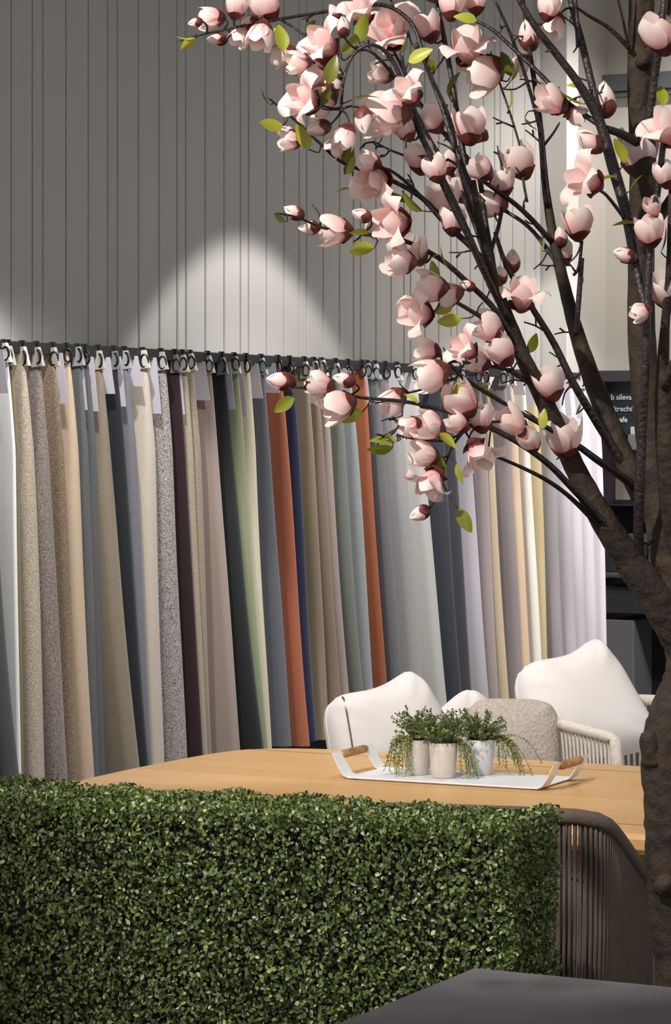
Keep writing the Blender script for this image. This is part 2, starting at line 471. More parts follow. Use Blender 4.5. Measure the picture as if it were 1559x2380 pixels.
end_box(MB(), 1394, 1404, 884, 1340, 0.03, 0.40).build('side_panel', mat('aubergine_panel', (44, 34, 50), .5), cab)
end_box(MB(), 1404, 1800, 1172, 1180, 0.03, 0.36).build('shelf', M_unit, cab)
end_box(MB(), 1394, 1800, 1332, 1352, 0.03, 0.48, 0.004).build('counter', M_unit2, cab)
end_box(MB(), 1394, 1800, 1362, 1437, 0.03, 0.42, 0.004).build('drawer', M_unit, cab)
end_box(MB(), 1405, 1472, 1440, 2600, 0.03, 0.40, 0.004).build('door', M_greyp, cab)
end_box(MB(), 1472, 1800, 1440, 2600, 0.03, 0.12).build('niche', mat('black_niche', (11, 11, 13), .6), cab)
# sign board with white lettering
sgn = thing('sign_board', v3(cab_o, 0), 'dark navy sign with white lettering on the black display unit', 'sign')
end_box(MB(), 1398, 1500, 886, 1010, 0.30, 0.33).build('board', mat('navy_board', (40, 48, 60), .5), sgn)
M_letter = mat('white_letter', (235, 235, 235), .5)
for txt, px, py in (('b sileva', 1419, 929), ('Utrecht\u2019', 1417, 956), ('\u2018cafe', 1428, 981)):
    cu = bpy.data.curves.new('lettering', 'FONT'); cu.body = txt; cu.extrude = 0.001
    t, z, p = on_end(px, py, 0.336)
    cu.size = 0.042; cu.offset = 0.0006; cu.materials.append(M_letter)
    tmp = bpy.data.objects.new('tmp', cu); COL.objects.link(tmp)
    me = bpy.data.meshes.new_from_object(tmp.evaluated_get(bpy.context.evaluated_depsgraph_get())); bpy.data.objects.remove(tmp)
    me.materials.clear(); me.materials.append(M_letter)
    to = obj('lettering', me, sgn)
    ang = math.atan2(n[1], n[0])
    to.rotation_euler = (math.pi / 2, 0, ang); to.location = (p[0] - cab_o[0], p[1] - cab_o[1], z)
def unit_thing(name, label, cat, parts):
    r = thing(name, v3(cab_o, 0), label, cat)
    for pn, mt, a in parts: end_box(MB(), *a).build(pn, mt, r)
    return r
unit_thing('framed_picture', 'small purple framed picture on the unit shelf beside the last sample', 'picture',
  [('frame', mat('purple_frame', (52, 38, 66), .4), (1405, 1470, 1082, 1172, 0.20, 0.23, 0.003)), ('print', mat('grey_print', (150, 142, 134), .5), (1411, 1464, 1090, 1162, 0.23, 0.233))])
unit_thing('storage_box', 'dark charcoal box under the shelf of the display unit', 'box',
  [('body', mat('dark_box', (38, 40, 42), .6), (1412, 1500, 1262, 1332, 0.1, 0.34, 0.005)), ('lid', mat('green_grey_lid', (62, 66, 64), .6), (1410, 1502, 1240, 1262, 0.1, 0.35, 0.005))])
unit_thing('package', 'pale grey printed package standing on the black counter', 'package',
  [('body', mat('pale_grey_pack', (150, 146, 154), .5), (1506, 1552, 1270, 1332, 0.2, 0.36, 0.008)), ('print', M_letter, (1513, 1530, 1279, 1284, 0.36, 0.362)),
   ('print', M_letter, (1513, 1534, 1297, 1300, 0.36, 0.362))])
unit_thing('small_box', 'small pale green box on the upper shelf of the unit', 'box',
  [('body', mat('pale_green_box', (120, 128, 122), .6), (1458, 1482, 1010, 1046, 0.332, 0.36, 0.003)), ('flap', mat('white_flap', (210, 208, 205), .6), (1464, 1482, 992, 1010, 0.334, 0.355, 0.003))])

# ------------------------------------------------------------------ teak dining table
M_teakm, nt, b = node_mat('teak')
tc = nt.nodes.new('ShaderNodeTexCoord'); mp = nt.nodes.new('ShaderNodeMapping'); mp.inputs['Scale'].default_value = (1.2, 34, 20)
tn = nt.nodes.new('ShaderNodeTexNoise'); tn.inputs['Scale'].default_value = 2.2; tn.inputs['Detail'].default_value = 6
oi = nt.nodes.new('ShaderNodeObjectInfo')
cr = nt.nodes.new('ShaderNodeMix'); cr.data_type = 'RGBA'; cr.inputs['A'].default_value = lin((206, 156, 98)); cr.inputs['B'].default_value = lin((230, 184, 124))
ad = nt.nodes.new('ShaderNodeMath'); ad.operation = 'MULTIPLY_ADD'; ad.inputs[1].default_value = 0.5; 
nt.links.new(tc.outputs['Object'], mp.inputs['Vector']); nt.links.new(mp.outputs['Vector'], tn.inputs['Vector'])
nt.links.new(oi.outputs['Random'], ad.inputs[0]); nt.links.new(tn.outputs['Fac'], ad.inputs[2])
sb = nt.nodes.new('ShaderNodeMath'); sb.operation = 'SUBTRACT'; sb.inputs[1].default_value = 0.25
nt.links.new(ad.outputs[0], sb.inputs[0]); nt.links.new(sb.outputs[0], cr.inputs['Factor'])
nt.links.new(cr.outputs['Result'], b.inputs['Base Color']); b.inputs['Roughness'].default_value = 0.42

O_t = V([0.04, 6.89])          # reference point on the table axis
TH = 0.75
tc_ = O_t + n * 0.62 + d * 0.01        # centre of the table
table = thing('dining_table', v3(tc_, 0), 'honey teak dining table with rounded corners, behind the hedge', 'table', rz=math.atan2(n[1], n[0]))
# local frame: x along n, y along d
HLX, HWY, EXP = 1.23, 0.585, 7.0
def half_len(y): return HLX * max(0.0, 1 - abs(y / HWY) ** EXP) ** (1 / EXP) * (1 - 0.03 * (y / HWY) ** 2)
ybs = np.linspace(-HWY, HWY, 10)
for i in range(9):
    y0, y1 = ybs[i] + 0.0012, ybs[i + 1] - 0.0012
    if i == 0: y0 = ybs[0] * 0.9995
    if i == 8: y1 = ybs[9] * 0.9995
    ys = np.linspace(y0, y1, 9)
    prof = [(0.0, 0.010), (0.006, 0.0)] # top edge rounding
    left, right = [], []
    for y in ys:
        h = half_len(y); left.append((-h, y)); right.append((h, y))
    loop = left + right[::-1]
    vs_, fs_ = [], []
    L = len(loop)
    cen = V([0, (y0 + y1) / 2])
    for z, ins in ((TH - 0.046, 0.014), (TH - 0.034, 0.003), (TH - 0.012, 0.0), (TH - 0.003, 0.003), (TH, 0.010)):
        for (x, y) in loop:
            sx = 1 - ins / HLX
            sy = 1 - (ins / HWY if i in (0, 8) else 0)
            vs_.append((x * sx, y * sy, z))
    for r in range(4):
        for k in range(L):
            fs_.append((r * L + k, r * L + (k + 1) % L, (r + 1) * L + (k + 1) % L, (r + 1) * L + k))
    fs_.append(tuple(range(4 * L, 5 * L))); fs_.append(tuple(range(L - 1, -1, -1)))
    fs_ = [tuple(reversed(f)) for f in fs_]
    obj('plank', mesh_from('plank', vs_, fs_, M_teakm), table)
for sx in (-1, 1):
    for sy in (-1, 1):
        m = MB(); m.box((sx * 0.92, sy * 0.40, 0.352), 0.08, 0.08, 0.704, bev=0.008); m.build('leg', M_teakm, table)
m = MB(); m.box((0, 0.38, 0.67), 1.8, 0.025, 0.06); m.box((0, -0.38, 0.67), 1.8, 0.025, 0.06); m.build('apron', M_teakm, table)

# ------------------------------------------------------------------ tray, pots and plants
M_tray = mat('white_metal_tray', (236, 236, 238), 0.4)
M_grip = mat('oak_grip', (186, 140, 84), 0.5, noise=0.25, scale=40)
TA, TB = at(805, 1812, 6.88), at(1250, 1837, 6.66)
pA = V([TA.x, TA.y]); pB = V([TB.x, TB.y])
trayL = float(np.linalg.norm(pB - pA)); ex = (pB - pA) / trayL; ey = V([-ex[1], ex[0]])
TW = 0.245
t_c = (pA + pB) / 2 + ey * TW / 2
tray = thing('serving_tray', v3(t_c, TH), 'white metal serving tray with upturned ends and wooden grips', 'tray', rz=math.atan2(ex[1], ex[0]))
th = 0.004
m = MB(); m.box((0, 0, th / 2 + 0.003), trayL, TW, th, bev=0.001); m.box((0, 0, 0.0015), trayL * .9, TW * .9, 0.003); m.build('base', M_tray, tray)
for sx in (-1, 1):
    prof = [(trayL / 2 - 0.004, 0.003), (trayL / 2 + 0.010, 0.010), (trayL / 2 + 0.024, 0.030), (trayL / 2 + 0.040, 0.062)]
    for y0, y1 in ((-TW / 2, -TW / 2 + 0.055), (TW / 2 - 0.055, TW / 2)):
        vv, ff = [], []
        for (x, z) in prof:
            for dz in (0, th):
                for y in (y0, y1): vv.append((sx * x, y, z + dz * 0.8)); 
        for k in range(3):
            a = k * 4
            ff += [(a + 2, a + 3, a + 7, a + 6), (a + 1, a, a + 4, a + 5), (a, a + 2, a + 6, a + 4), (a + 3, a + 1, a + 5, a + 7)]
        ff += [(0, 1, 3, 2), (12, 14, 15, 13)]
        obj('end_strap', mesh_from('end_strap', vv, ff, M_tray), tray)
    x = trayL / 2 + 0.037
    gm = MB(); gm.tube([(sx * x, -TW / 2 + 0.052, 0.056), (sx * x, -TW / 2 + 0.07, 0.056), (sx * x, TW / 2 - 0.07, 0.056), (sx * x, TW / 2 - 0.052, 0.056)], [0.009, 0.011, 0.011, 0.009], 12)
    gm.build('grip', M_grip, tray, True)

M_pot = mat('matte_ceramic', (214, 204, 194), 0.55, noise=0.04, scale=12)
M_pot2 = mat('cool_ceramic', (214, 214, 214), 0.5, noise=0.04, scale=12)
M_soil = mat('potting_soil', (40, 32, 26), 0.95, noise=0.4, scale=80)

def leaf_mat(name, a, b_, c_, rough=0.45, trans=0.15):
    m, nt, bs = node_mat(name)
    at_ = nt.nodes.new('ShaderNodeAttribute'); at_.attribute_name = 'tint'
    rp = nt.nodes.new('ShaderNodeValToRGB')
    rp.color_ramp.elements[0].color = lin(a); rp.color_ramp.elements[1].color = lin(c_)
    e = rp.color_ramp.elements.new(0.55); e.color = lin(b_)
    nt.links.new(at_.outputs['Fac'], rp.inputs['Fac']); nt.links.new(rp.outputs['Color'], bs.inputs['Base Color'])
    bs.inputs['Roughness'].default_value = rough
    bs.inputs['Transmission Weight'].default_value = 0.0
    return m

def leaf_cloud(name, cen, axis, nor, ln, wd, tint, material, parent):
    """many small leaves: each two triangles folded along the midrib"""
    N = len(cen)
    axis = axis / np.linalg.norm(axis, axis=1, keepdims=True)
    side = np.cross(axis, nor); side /= (np.linalg.norm(side, axis=1, keepdims=True) + 1e-9)
    up = np.cross(side, axis)
    ln = ln[:, None]; wd = wd[:, None]
    p = np.empty((N, 6, 3))
    p[:, 0] = cen - axis * ln * .5
    p[:, 1] = cen + side * wd * .5 + up * wd * .12 - axis * ln * .08
    p[:, 2] = cen + side * wd * .34 + up * wd * .10 + axis * ln * .28
    p[:, 3] = cen + axis * ln * .5
    p[:, 4] = cen - side * wd * .34 + up * wd * .10 + axis * ln * .28
    p[:, 5] = cen - side * wd * .5 + up * wd * .12 - axis * ln * .08
    me = bpy.data.meshes.new(name)
    me.vertices.add(N * 6); me.vertices.foreach_set('co', p.reshape(-1))
    q = np.arange(N)[:, None] * 6 + np.array([0, 1, 2, 3, 0, 3, 4, 5])[None]
    me.loops.add(N * 8); me.loops.foreach_set('vertex_index', q.reshape(-1).astype(np.int32))
    me.polygons.add(N * 2); me.polygons.foreach_set('loop_start', (np.arange(N * 2) * 4).astype(np.int32))
    me.update(calc_edges=True)
    a = me.attributes.new('tint', 'FLOAT', 'POINT'); a.data.foreach_set('value', np.repeat(tint, 6).astype(np.float32))
    me.materials.append(material)
    o = obj(name, me, parent)
    return o

M_plant = leaf_mat('pot_leaf', (46, 56, 32), (90, 104, 60), (176, 180, 108), 0.5)
M_stem = mat('green_stem', (92, 104, 52), 0.6)
def pot_plant(px, py, Y, pot_m, label, glabel, strands, bush, seed):
    r = np.random.default_rng(seed)
    base = at(px, py, Y); base.z = TH + 0.0075
    root = thing('potted_plant', base, label, 'potted plant', 'small potted plants on the tray')
    R, H = 0.036, 0.088
    prof = [(0.0, 0.0), (R * .74, 0.0), (R * .80, 0.003), (R * .90, H * .35), (R * .97, H * .75), (R, H), (R * .93, H), (R * .90, H * .86), (0.0, H * .86)]
    m = MB(); m.add(*lathe_vf(prof, 36)); m.build('pot', pot_m, root, True)
    m = MB(); m.add(*lathe_vf([(R * .90, H * .865), (R * .5, H * .90), (0, H * .91)], 20)); m.build('soil', M_soil, root, True)
    C, A, Nn, Ln, Wd, T = [], [], [], [], [], []
    stems = MB()
    def stem(p0, p1, p2, cnt, ll, t0):
        pts = [p0 * (1 - t) ** 2 + 2 * t * (1 - t) * p1 + t * t * p2 for t in np.linspace(0, 1, 6)]
        stems.tube(pts, [0.0008] * 6, 4)
        for t in np.linspace(0.12, 1, cnt):
            p = p0 * (1 - t) ** 2 + 2 * t * (1 - t) * p1 + t * t * p2
            tg = 2 * (1 - t) * (p1 - p0) + 2 * t * (p2 - p1); tg /= np.linalg.norm(tg)
            for sgn in range(2):
                dv = r.normal(size=3); dv -= tg * dv.dot(tg); dv /= np.linalg.norm(dv)
                ax = dv + tg * r.uniform(.2, .9); ax /= np.linalg.norm(ax)
                C.append(p + ax * ll * .5); A.append(ax); Nn.append(tg * .8 + r.normal(size=3) * .5)
                Ln.append(ll * r.uniform(.7, 1.2)); Wd.append(ll * r.uniform(.42, .6)); T.append(np.clip(t0 + r.normal() * .2 + .1 * t, 0, 1))
    top = V([0, 0, H * .9])
    for k in range(bush):
        a = r.uniform(0, 2 * math.pi); sp = r.uniform(0.01, 0.082); h = r.uniform(0.035, 0.095) * (1 - .25 * sp / .07)
        dr = V([math.cos(a), math.sin(a), 0]) * (1.0 if True else 0)
        p0 = top + dr * r.uniform(0, R * .7)
        stem(p0, p0 + dr * sp * .4 + V([0, 0, h * .8]), p0 + dr * sp + V([0, 0, h]), 10, 0.0092, 0.42)
    for (sx, sy, drop, cnt) in strands:
        for k in range(cnt):
            j = r.normal(size=3) * V([.009, .009, .006])
            dr = V([sx, sy, 0.0]); p0 = top + dr / (np.linalg.norm(dr) + 1e-9) * R * .6
            end = top + dr * r.uniform(.85, 1.15) + V([0, 0, -drop * r.uniform(.55, 1.05)]) + j * 1.5
            stem(p0, p0 + dr * .55 + V([0, 0, 0.045]) + j, end, 16, 0.0088, 0.78)
    o = leaf_cloud('foliage', V(C), V(A), V(Nn), V(Ln), V(Wd), V(T), M_plant, root); o['kind'] = 'stuff'
    so = stems.build('stems', M_stem, root); so['kind'] = 'stuff'
    return root
pot_plant(970, 1806, 6.93, M_pot, 'potted green trailing plant leftmost of the three on the tray', 'l',
          [(-0.062, 0.0, 0.078, 11), (-0.03, -0.045, 0.078, 7)], 60, 11)
pot_plant(1030, 1811, 6.86, M_pot, 'potted green bushy plant in the middle pot on the tray', 'm', [(0.058, -0.02, 0.075, 12)], 75, 12)
pot_plant(1116, 1800, 6.93, M_pot2, 'potted green trailing plant rightmost on the tray, spilling to the right', 'r',
          [(0.115, -0.02, 0.085, 9), (0.075, -0.02, 0.06, 8)], 70, 13)

# ------------------------------------------------------------------ seating behind the table
M_cush = mat('cream_cushion', (232, 226, 222), 0.85, bump=0.06, bscale=140)
M_fur = mat('oatmeal_boucle', (196, 184, 172), 0.95, noise=0.12, scale=130, bump=0.5, bscale=120)
M_stitch = mat('dark_stitch', (52, 44, 42), 0.8)
M_rope_l = mat('pale_rope', (222, 211, 198), 0.85, noise=0.08, scale=120)
M_rope_d = mat('taupe_rope', (106, 92, 80), 0.85, noise=0.1, scale=150)
M_frame = mat('taupe_frame', (92, 84, 76), 0.5)

def pillow_vf(w, h, th, seed, nn=30, wr=0.006, full=0.42, ear=0.0):
    """plump cushion: rounded-square outline, puffed faces meeting in an edge seam, a few creases at the corners"""
    r = np.random.default_rng(seed); vs_ = []
    ph = r.uniform(0, 6.28, 6)
    us = np.sin(np.linspace(-math.pi / 2, math.pi / 2, nn))
    for side in (1, -1):
        for u in us:
            for v in us:
                x, y = pil_xy(u, v, w, h, ear)
                t = pil_t(u, v, th, full)
                edge = max(abs(u), abs(v))
                t += wr * math.sin(u * 3.1 + ph[0]) * math.sin(v * 2.7 + ph[1]) * (1 - u * u) * (1 - v * v)
                cr_ = abs(u * v) ** 1.5 * (1 - edge) * 6
                t += wr * 1.6 * math.sin(math.atan2(v, u) * 14 + ph[2]) * cr_
                vs_.append((x, y, side * t))
    f = grid_faces(nn, nn)
    f2 = [tuple(reversed(q)) for q in grid_faces(nn, nn, nn * nn)]
    return vs_, [tuple(reversed(q)) for q in f] + f2
def pil_xy(u, v, w, h, ear=0.0):
    rc = 1 - 0.20 * (abs(u) * abs(v)) ** 3.0           # softened corners
    x = u * w / 2 * rc * (1 - 0.03 * (1 - v * v)); y = v * h / 2 * rc * (1 - 0.04 * (1 - u * u))
    q = max(0.0, u + .35) / 1.35
    y += ear * q * q * (3 - 2 * q) * max(0, v + .2) / 1.2         # one top corner stands up
    x -= ear * 1.1 * max(0, u) ** 1.5 * v                          # and its side slopes outwards
    return x, y
def pil_t(u, v, th, full=0.42):
    return (max(0, 1 - abs(u) ** 3.2) * max(0, 1 - abs(v) ** 3.2)) ** full * th / 2

def pillow(name, px, py, Y, w, h, th, yaw, lean, roll, material, label, seed, group='scatter cushions', stitch=False, ear=0.0):
    """stands facing the camera; yaw turns it, lean tips it back, roll turns it in its plane"""
    c_ = at(px, py, Y)
    root = thing(name, c_, label, 'cushion', group)
    R = Matrix.Rotation(yaw, 3, 'Z') @ Matrix.Rotation(math.pi / 2 - lean, 3, 'X') @ Matrix.Rotation(roll, 3, 'Z')
    v, f = pillow_vf(w, h, th, seed, ear=ear)
    v2 = [R @ Vector(p) for p in v]
    zmin = min(p.z for p in v2)
    root.location = c_ + Vector((0, 0, zmin))
    v2 = [p - Vector((0, 0, zmin)) for p in v2]
    obj('cover', mesh_from('cover', v2, f, material, True), root)
    # piped seam around the edge
    loop = []
    for q in np.linspace(-1, 1, 14)[:-1]: loop.append((q, -1))
    for q in np.linspace(-1, 1, 14)[:-1]: loop.append((1, q))
    for q in np.linspace(1, -1, 14)[:-1]: loop.append((q, 1))
    for q in np.linspace(1, -1, 14)[:-1]: loop.append((-1, q))
    pts = []
    for u, vv in loop:
        x, y = pil_xy(u, vv, w, h, ear)
        pts.append(R @ Vector((x, y, 0)) - Vector((0, 0, zmin)))
    obj('piping', mesh_from('piping', *tube_vf(pts, 0.0028, 6, closed=True), material, True), root)
    if stitch:
        sm = MB(); u = -0.80
        for q in np.linspace(-0.9, 0.93, 46):
            t = pil_t(u, q, th) + 0.002
            x, y = pil_xy(u, q, w, h, ear)
            a_ = R @ Vector((x - .0025, y - .002, t)) - Vector((0, 0, zmin)); b2 = R @ Vector((x + .0025, y + .002, t)) - Vector((0, 0, zmin))
            sm.tube([a_, b2], 0.0014, 4)
        so = sm.build('stitching', M_stitch, root)
    return root

# bench behind the table carrying the left cushions
bp_ = at(960, 1750, 8.05); bench_c = V([bp_.x, bp_.y])
bz = 0.45
bench = thing('padded_bench', v3(bench_c, 0), 'cream padded bench mostly hidden behind the teak table', 'bench', rz=math.atan2(n[1], n[0]) * 0.8)
m = MB(); m.box((0, -0.05, bz - 0.05), 0.66, 0.5, 0.10, bev=0.03); m.build('seat', M_cush, bench)
m = MB(); m.box((0, 0.19, bz + 0.125), 0.66, 0.10, 0.25, bev=0.035); m.build('backrest', M_cush, bench)
for sx in (-1, 1):
    for sy in (-1, 1):
        m = MB(); m.tube([(sx * 0.27, -0.05 + sy * 0.19, 0), (sx * 0.26, -0.05 + sy * 0.18, bz - 0.09)], [0.014, 0.018], 10); m.build('leg', M_frame, bench)

def rope_chair(name, c_, face, hb, ha, label, rope_m, seat_m, wid=0.30, dep=0.30, nrope=76, drop_pow=1.6, tilt=0.86, base_z=0.38, sq=2.8, splay=0.0, inner=0):
    """tub chair; local +y is where it faces"""
    rz = math.atan2(face[1], face[0]) - math.pi / 2
    root = thing(name, v3(c_, 0), label, 'chair', 'woven rope tub chairs', rz=rz)
    def plan(t):            # t 0..1 front-left -> back -> front-right ; returns x,y
        e = sq
        a = math.pi * (1.0 + t)             # pi .. 2pi : left -> back(-y) -> right
        x = math.cos(a); y = math.sin(a)
        r = (abs(x) ** e + abs(y) ** e) ** (-1 / e)
        return x * r * wid, y * r * dep * 1.0
    def rim(t):
        # straight arms in front of the half tub
        if t < 0.28:
            q = t / 0.28; x, y = -wid, dep * 0.9 * (1 - q)
        elif t > 0.72:
            q = (t - 0.72) / 0.28; x, y = wid, dep * 0.9 * q
        else: x, y = plan((t - 0.28) / 0.44)
        fwd = (y + dep) / (1.9 * dep)
        z = hb + (ha - hb) * fwd ** drop_pow
        return V([x * (1 + splay * max(0, fwd - .1)), y, z])
    tt_ = np.linspace(0, 1, 400); seg = V([rim(t) for t in tt_]); cum = np.concatenate([[0], np.cumsum(np.linalg.norm(np.diff(seg[:, :2], axis=0), axis=1))])
    def arc(q): return float(np.interp(q * cum[-1], cum, tt_))
    def low(t):
        p = rim(t); return V([p[0] * tilt, p[1] * tilt + 0.01, base_z])
    N = 60
    rp = [rim(t) for t in np.linspace(0, 1, N)]
    fl, fr = rp[0], rp[-1]
    rp = [V([fl[0] * tilt, fl[1] * .95, base_z]), V([fl[0] * .97, fl[1] * 1.02, (base_z + fl[2]) / 2 + .08])] + rp + [V([fr[0] * .97, fr[1] * 1.02, (base_z + fr[2]) / 2 + .08]), V([fr[0] * tilt, fr[1] * .95, base_z])]
    m = MB(); m.tube(rp, 0.0165, 10); m.build('rim', rope_m, root, True)
    lp = [low(t) for t in np.linspace(0, 1, N)]
    m = MB(); m.add(*tube_vf(lp, 0.012, 8, closed=True)); m.build('seat_frame', M_frame, root, True)
    for k in range(nrope):
        t = arc((k + .5) / nrope)
        m = MB(); a_, b2 = rim(t), low(t)
        mid = (a_ + b2) / 2 + V([0, 0, 0]); mid[:2] *= 1.015
        m.tube([a_, mid, b2], 0.0042, 5); m.build('rope', rope_m, root, True)
    for k in range(inner):
        t = arc((k + .5) / inner)
        m = MB(); a_, b2 = rim(t) * V([.955, .955, 1]), low(t) * V([.94, .94, 1]); m.tube([a_, b2], 0.0042, 5); m.build('rope', rope_m, root, True)
    m = MB(); m.box((0, 0.0, base_z + 0.05), wid * 1.5, dep * 1.5, 0.085, bev=0.03); m.build('seat_cushion', seat_m, root)
    for sx in (-1, 1):
        for sy in (-1, 1):
            m = MB(); m.tube([(sx * wid * .85, sy * dep * .75, 0), (sx * wid * .68, sy * dep * .62, base_z + 0.005)], [0.011, 0.015], 10); m.build('leg', M_frame, root, True)
    return root

# far chair, opposite side of the table
fc = V([0.875, 7.83])
ff_ = V([0.51, -0.86])
far_chair = rope_chair('rope_chair', fc, ff_, 0.83, 0.79, 'pale rope tub chair on the far side of the teak table', M_rope_l, M_cush, 0.30, 0.30, 84, 1.0, sq=3.0)
# near chair beside the hedge
nf = V([0.25, 0.968]); nc = V([0.54, 5.5]) - V([nf[1], -nf[0]]) * 0.26 + nf * 0.19
near_chair = rope_chair('rope_chair', nc, nf, 0.845, 0.655, 'dark taupe rope tub chair beside the right end of the hedge', M_rope_d, mat('grey_seat', (96, 90, 84), .9), 0.26, 0.19, 112, 1.0, sq=8.0, tilt=0.96, splay=0.17, inner=84)

pillow('scatter_cushion', 903, 1712, 7.83, 0.385, 0.28, 0.18, 0.42, 0.30, 0.04, M_cush, 'white cushion with dark stitched seam, left of the potted plants', 3, stitch=True, ear=0.06)
pillow('scatter_cushion', 1088, 1705, 8.02, 0.22, 0.22, 0.10, 0.0, 0.25, 0.72, M_cush, 'white cushion with only its corner showing behind the plants', 4)
pillow('textured_cushion', 1190, 1728, 7.66, 0.27, 0.26, 0.15, 0.05, 0.35, -0.03, M_fur, 'oatmeal textured cushion right of the potted plants', 5)
pillow('scatter_cushion', 1346, 1645, 7.88, 0.37, 0.31, 0.19, 0.3, 0.45, 0.05, M_cush, 'large plump white cushion in the pale rope chair', 6, ear=0.065)

# ------------------------------------------------------------------ hedge
HB = V([0.42, 5.17]); e1 = V([0.915, -0.404]); e2 = V([-0.404, -0.915])
HLEN, HDEP, HH = 1.62, 0.26, 0.905
M_hedge = leaf_mat('boxwood_leaf', (50, 62, 30), (98, 114, 58), (176, 188, 124), 0.36)
hc = HB - e1 * HLEN / 2 + e2 * HDEP / 2
hedge = thing('boxwood_hedge', v3(hc, 0), 'clipped artificial boxwood hedge divider in front of the teak table', 'hedge')
m = MB(); m.box((0, 0, HH / 2 - 0.01), HLEN - 0.07, HDEP - 0.07, HH - 0.05, (e1, e2)); m.build('core', mat('hedge_core', (16, 20, 12), .95), hedge)
def hedge_leaves():
    r = np.random.default_rng(3)
    def face(N, o, a, b_, nor):      # o origin, a,b span vectors
        uv = r.random((N, 2)); dep = r.random(N) ** 1.6 * 0.035
        # clumps: little sprigs share a direction
        p = o + uv[:, :1] * a + uv[:, 1:] * b_
        lump = 0.0035 * (np.sin(p[:, 0] * 31 + p[:, 2] * 17) + np.sin(p[:, 1] * 27 - p[:, 2] * 41 + 1) + np.sin(p[:, 2] * 67 + p[:, 0] * 53))
        p = p + nor * (lump - dep)[:, None]
        nn_ = nor + r.normal(size=(N, 3)) * .55
        ax = r.normal(size=(N, 3)) + nor * .5 + V([0, 0, .35])
        return p, ax, nn_, dep
    E1, E2, Z = V([*e1, 0]), V([*e2, 0]), V([0, 0, 1.0])
    o0 = -E1 * HLEN / 2 - E2 * HDEP / 2
    sets = [face(64000, o0 + E2 * HDEP, E1 * HLEN, Z * HH, E2),
            face(21000, o0 + Z * HH, E1 * HLEN, E2 * HDEP, Z),
            face(13000, o0 + E1 * HLEN, E2 * HDEP, Z * HH, E1),
            face(12000, o0, E1 * HLEN, Z * HH, -E2)]
    p = np.vstack([s_[0] for s_ in sets]); ax = np.vstack([s_[1] for s_ in sets]); nn_ = np.vstack([s_[2] for s_ in sets]); dep = np.hstack([s_[3] for s_ in sets])
    N = len(p)
    ln = r.uniform(.0075, .0135, N); wd = ln * r.uniform(.5, .72, N)
    tint = np.clip(r.normal(.45, .2, N) + (r.random(N) < .06) * .4, 0, 1)
    return leaf_cloud('foliage', p, ax, nn_, ln, wd, tint, M_hedge, hedge)
hl = hedge_leaves(); hl['kind'] = 'stuff'

# ------------------------------------------------------------------ dark foreground table
M_slate = mat('dark_slate_top', (112, 108, 111), 0.55, noise=0.06, scale=9, bump=0.03, bscale=80)
Cn = V([0.222, 4.43])
dl, dw = 1.25, 0.95
dc = Cn + n * dl / 2 - d * dw / 2
dt = thing('slate_table', v3(dc, 0), 'dark slate grey table with its corner in the foreground', 'table', rz=math.atan2(n[1], n[0]))
m = MB(); m.box((0, 0, TH - 0.014), dl, dw, 0.028, bev=0.003); m.build('tabletop', M_slate, dt)
for sx in (-1, 1):
    for sy in (-1, 1):
        m = MB(); m.box((sx * (dl / 2 - .08), sy * (dw / 2 - .08), (TH - 0.028) / 2), 0.05, 0.05, TH - 0.028, bev=0.004); m.build('leg', M_rail, dt)

# ------------------------------------------------------------------ magnolia tree
TD = 4.95
M_bark = mat('magnolia_bark', (54, 39, 22), 0.8, rgb2=(30, 21, 12), scale=22, bump=0.9, bscale=45)
M_twig = mat('dark_twig', (31, 24, 24), 0.42, rgb2=(46, 36, 33), scale=60, bump=0.4, bscale=120)
base = at(1600, 2300, TD)
tree = thing('magnolia_tree', (base.x, base.y, 0), 'pink magnolia tree with bare brown branches and many blossoms', 'tree')
T0 = V([base.x, base.y, 0])
samples = []          # (px, py, Y, xyz) along every branch
def branch(name, pts, m_, k=9, sub=5, jit=0.0, samp=True):
    """pts: (px, py, Y, radius in px)"""
    P = [V(at(x, y, Y)) for x, y, Y, r in pts]; R = [r * Y / F for x, y, Y, r in pts]
    v, f = tube_vf([p - T0 for p in P], R, k, sub, jitter=jit)
    o = obj(name, mesh_from(name, v, f, m_, True), tree)
    if samp:
        pp, rr = catmull(P, R, 10)
        for q in pp: samples.append((CX + q[0] / q[1] * F, HY + (EYE - q[2]) / q[1] * F, q[1], q))
    return o
zg = HY + EYE * F / TD
branch('trunk', [(1610, zg, TD, 78), (1598, 2700, TD, 68), (1588, 2300, TD, 62), (1572, 2150, TD, 62), (1566, 2000, TD, 66), (1562, 1880, TD, 66), (1556, 1740, TD, 66),
                 (1572, 1660, TD, 62), (1598, 1570, TD, 54), (1600, 1480, TD, 58), (1575, 1360, TD, 56), (1552, 1220, TD, 50)], M_bark, 18, 7, .035, False)
branch('knot', [(1520, 1770, TD - .02, 30), (1508, 1720, TD - .03, 24), (1500, 1700, TD - .03, 12)], M_bark, 10, 4, .05, False)
branch('knot', [(1548, 2060, TD - .05, 30), (1545, 2050, TD - .066, 22), (1543, 2045, TD - .07, 9)], M_bark, 10, 4, .05, False)
branch('limb', [(1590, 1500, TD, 46), (1530, 1400, TD - .02, 42), (1460, 1300, TD - .03, 36), (1402, 1210, TD - .05, 30), (1342, 1100, TD - .06, 25), (1296, 1000, TD - .07, 22.5),
                (1250, 900, TD - .09, 21), (1215, 830, TD - .1, 18), (1190, 765, TD - .1, 16), (1162, 690, TD - .12, 13), (1135, 600, TD - .15, 10.5), (1112, 500, TD - .18, 9), (1098, 420, TD - .2, 8)], M_bark, 12, 6, .03)
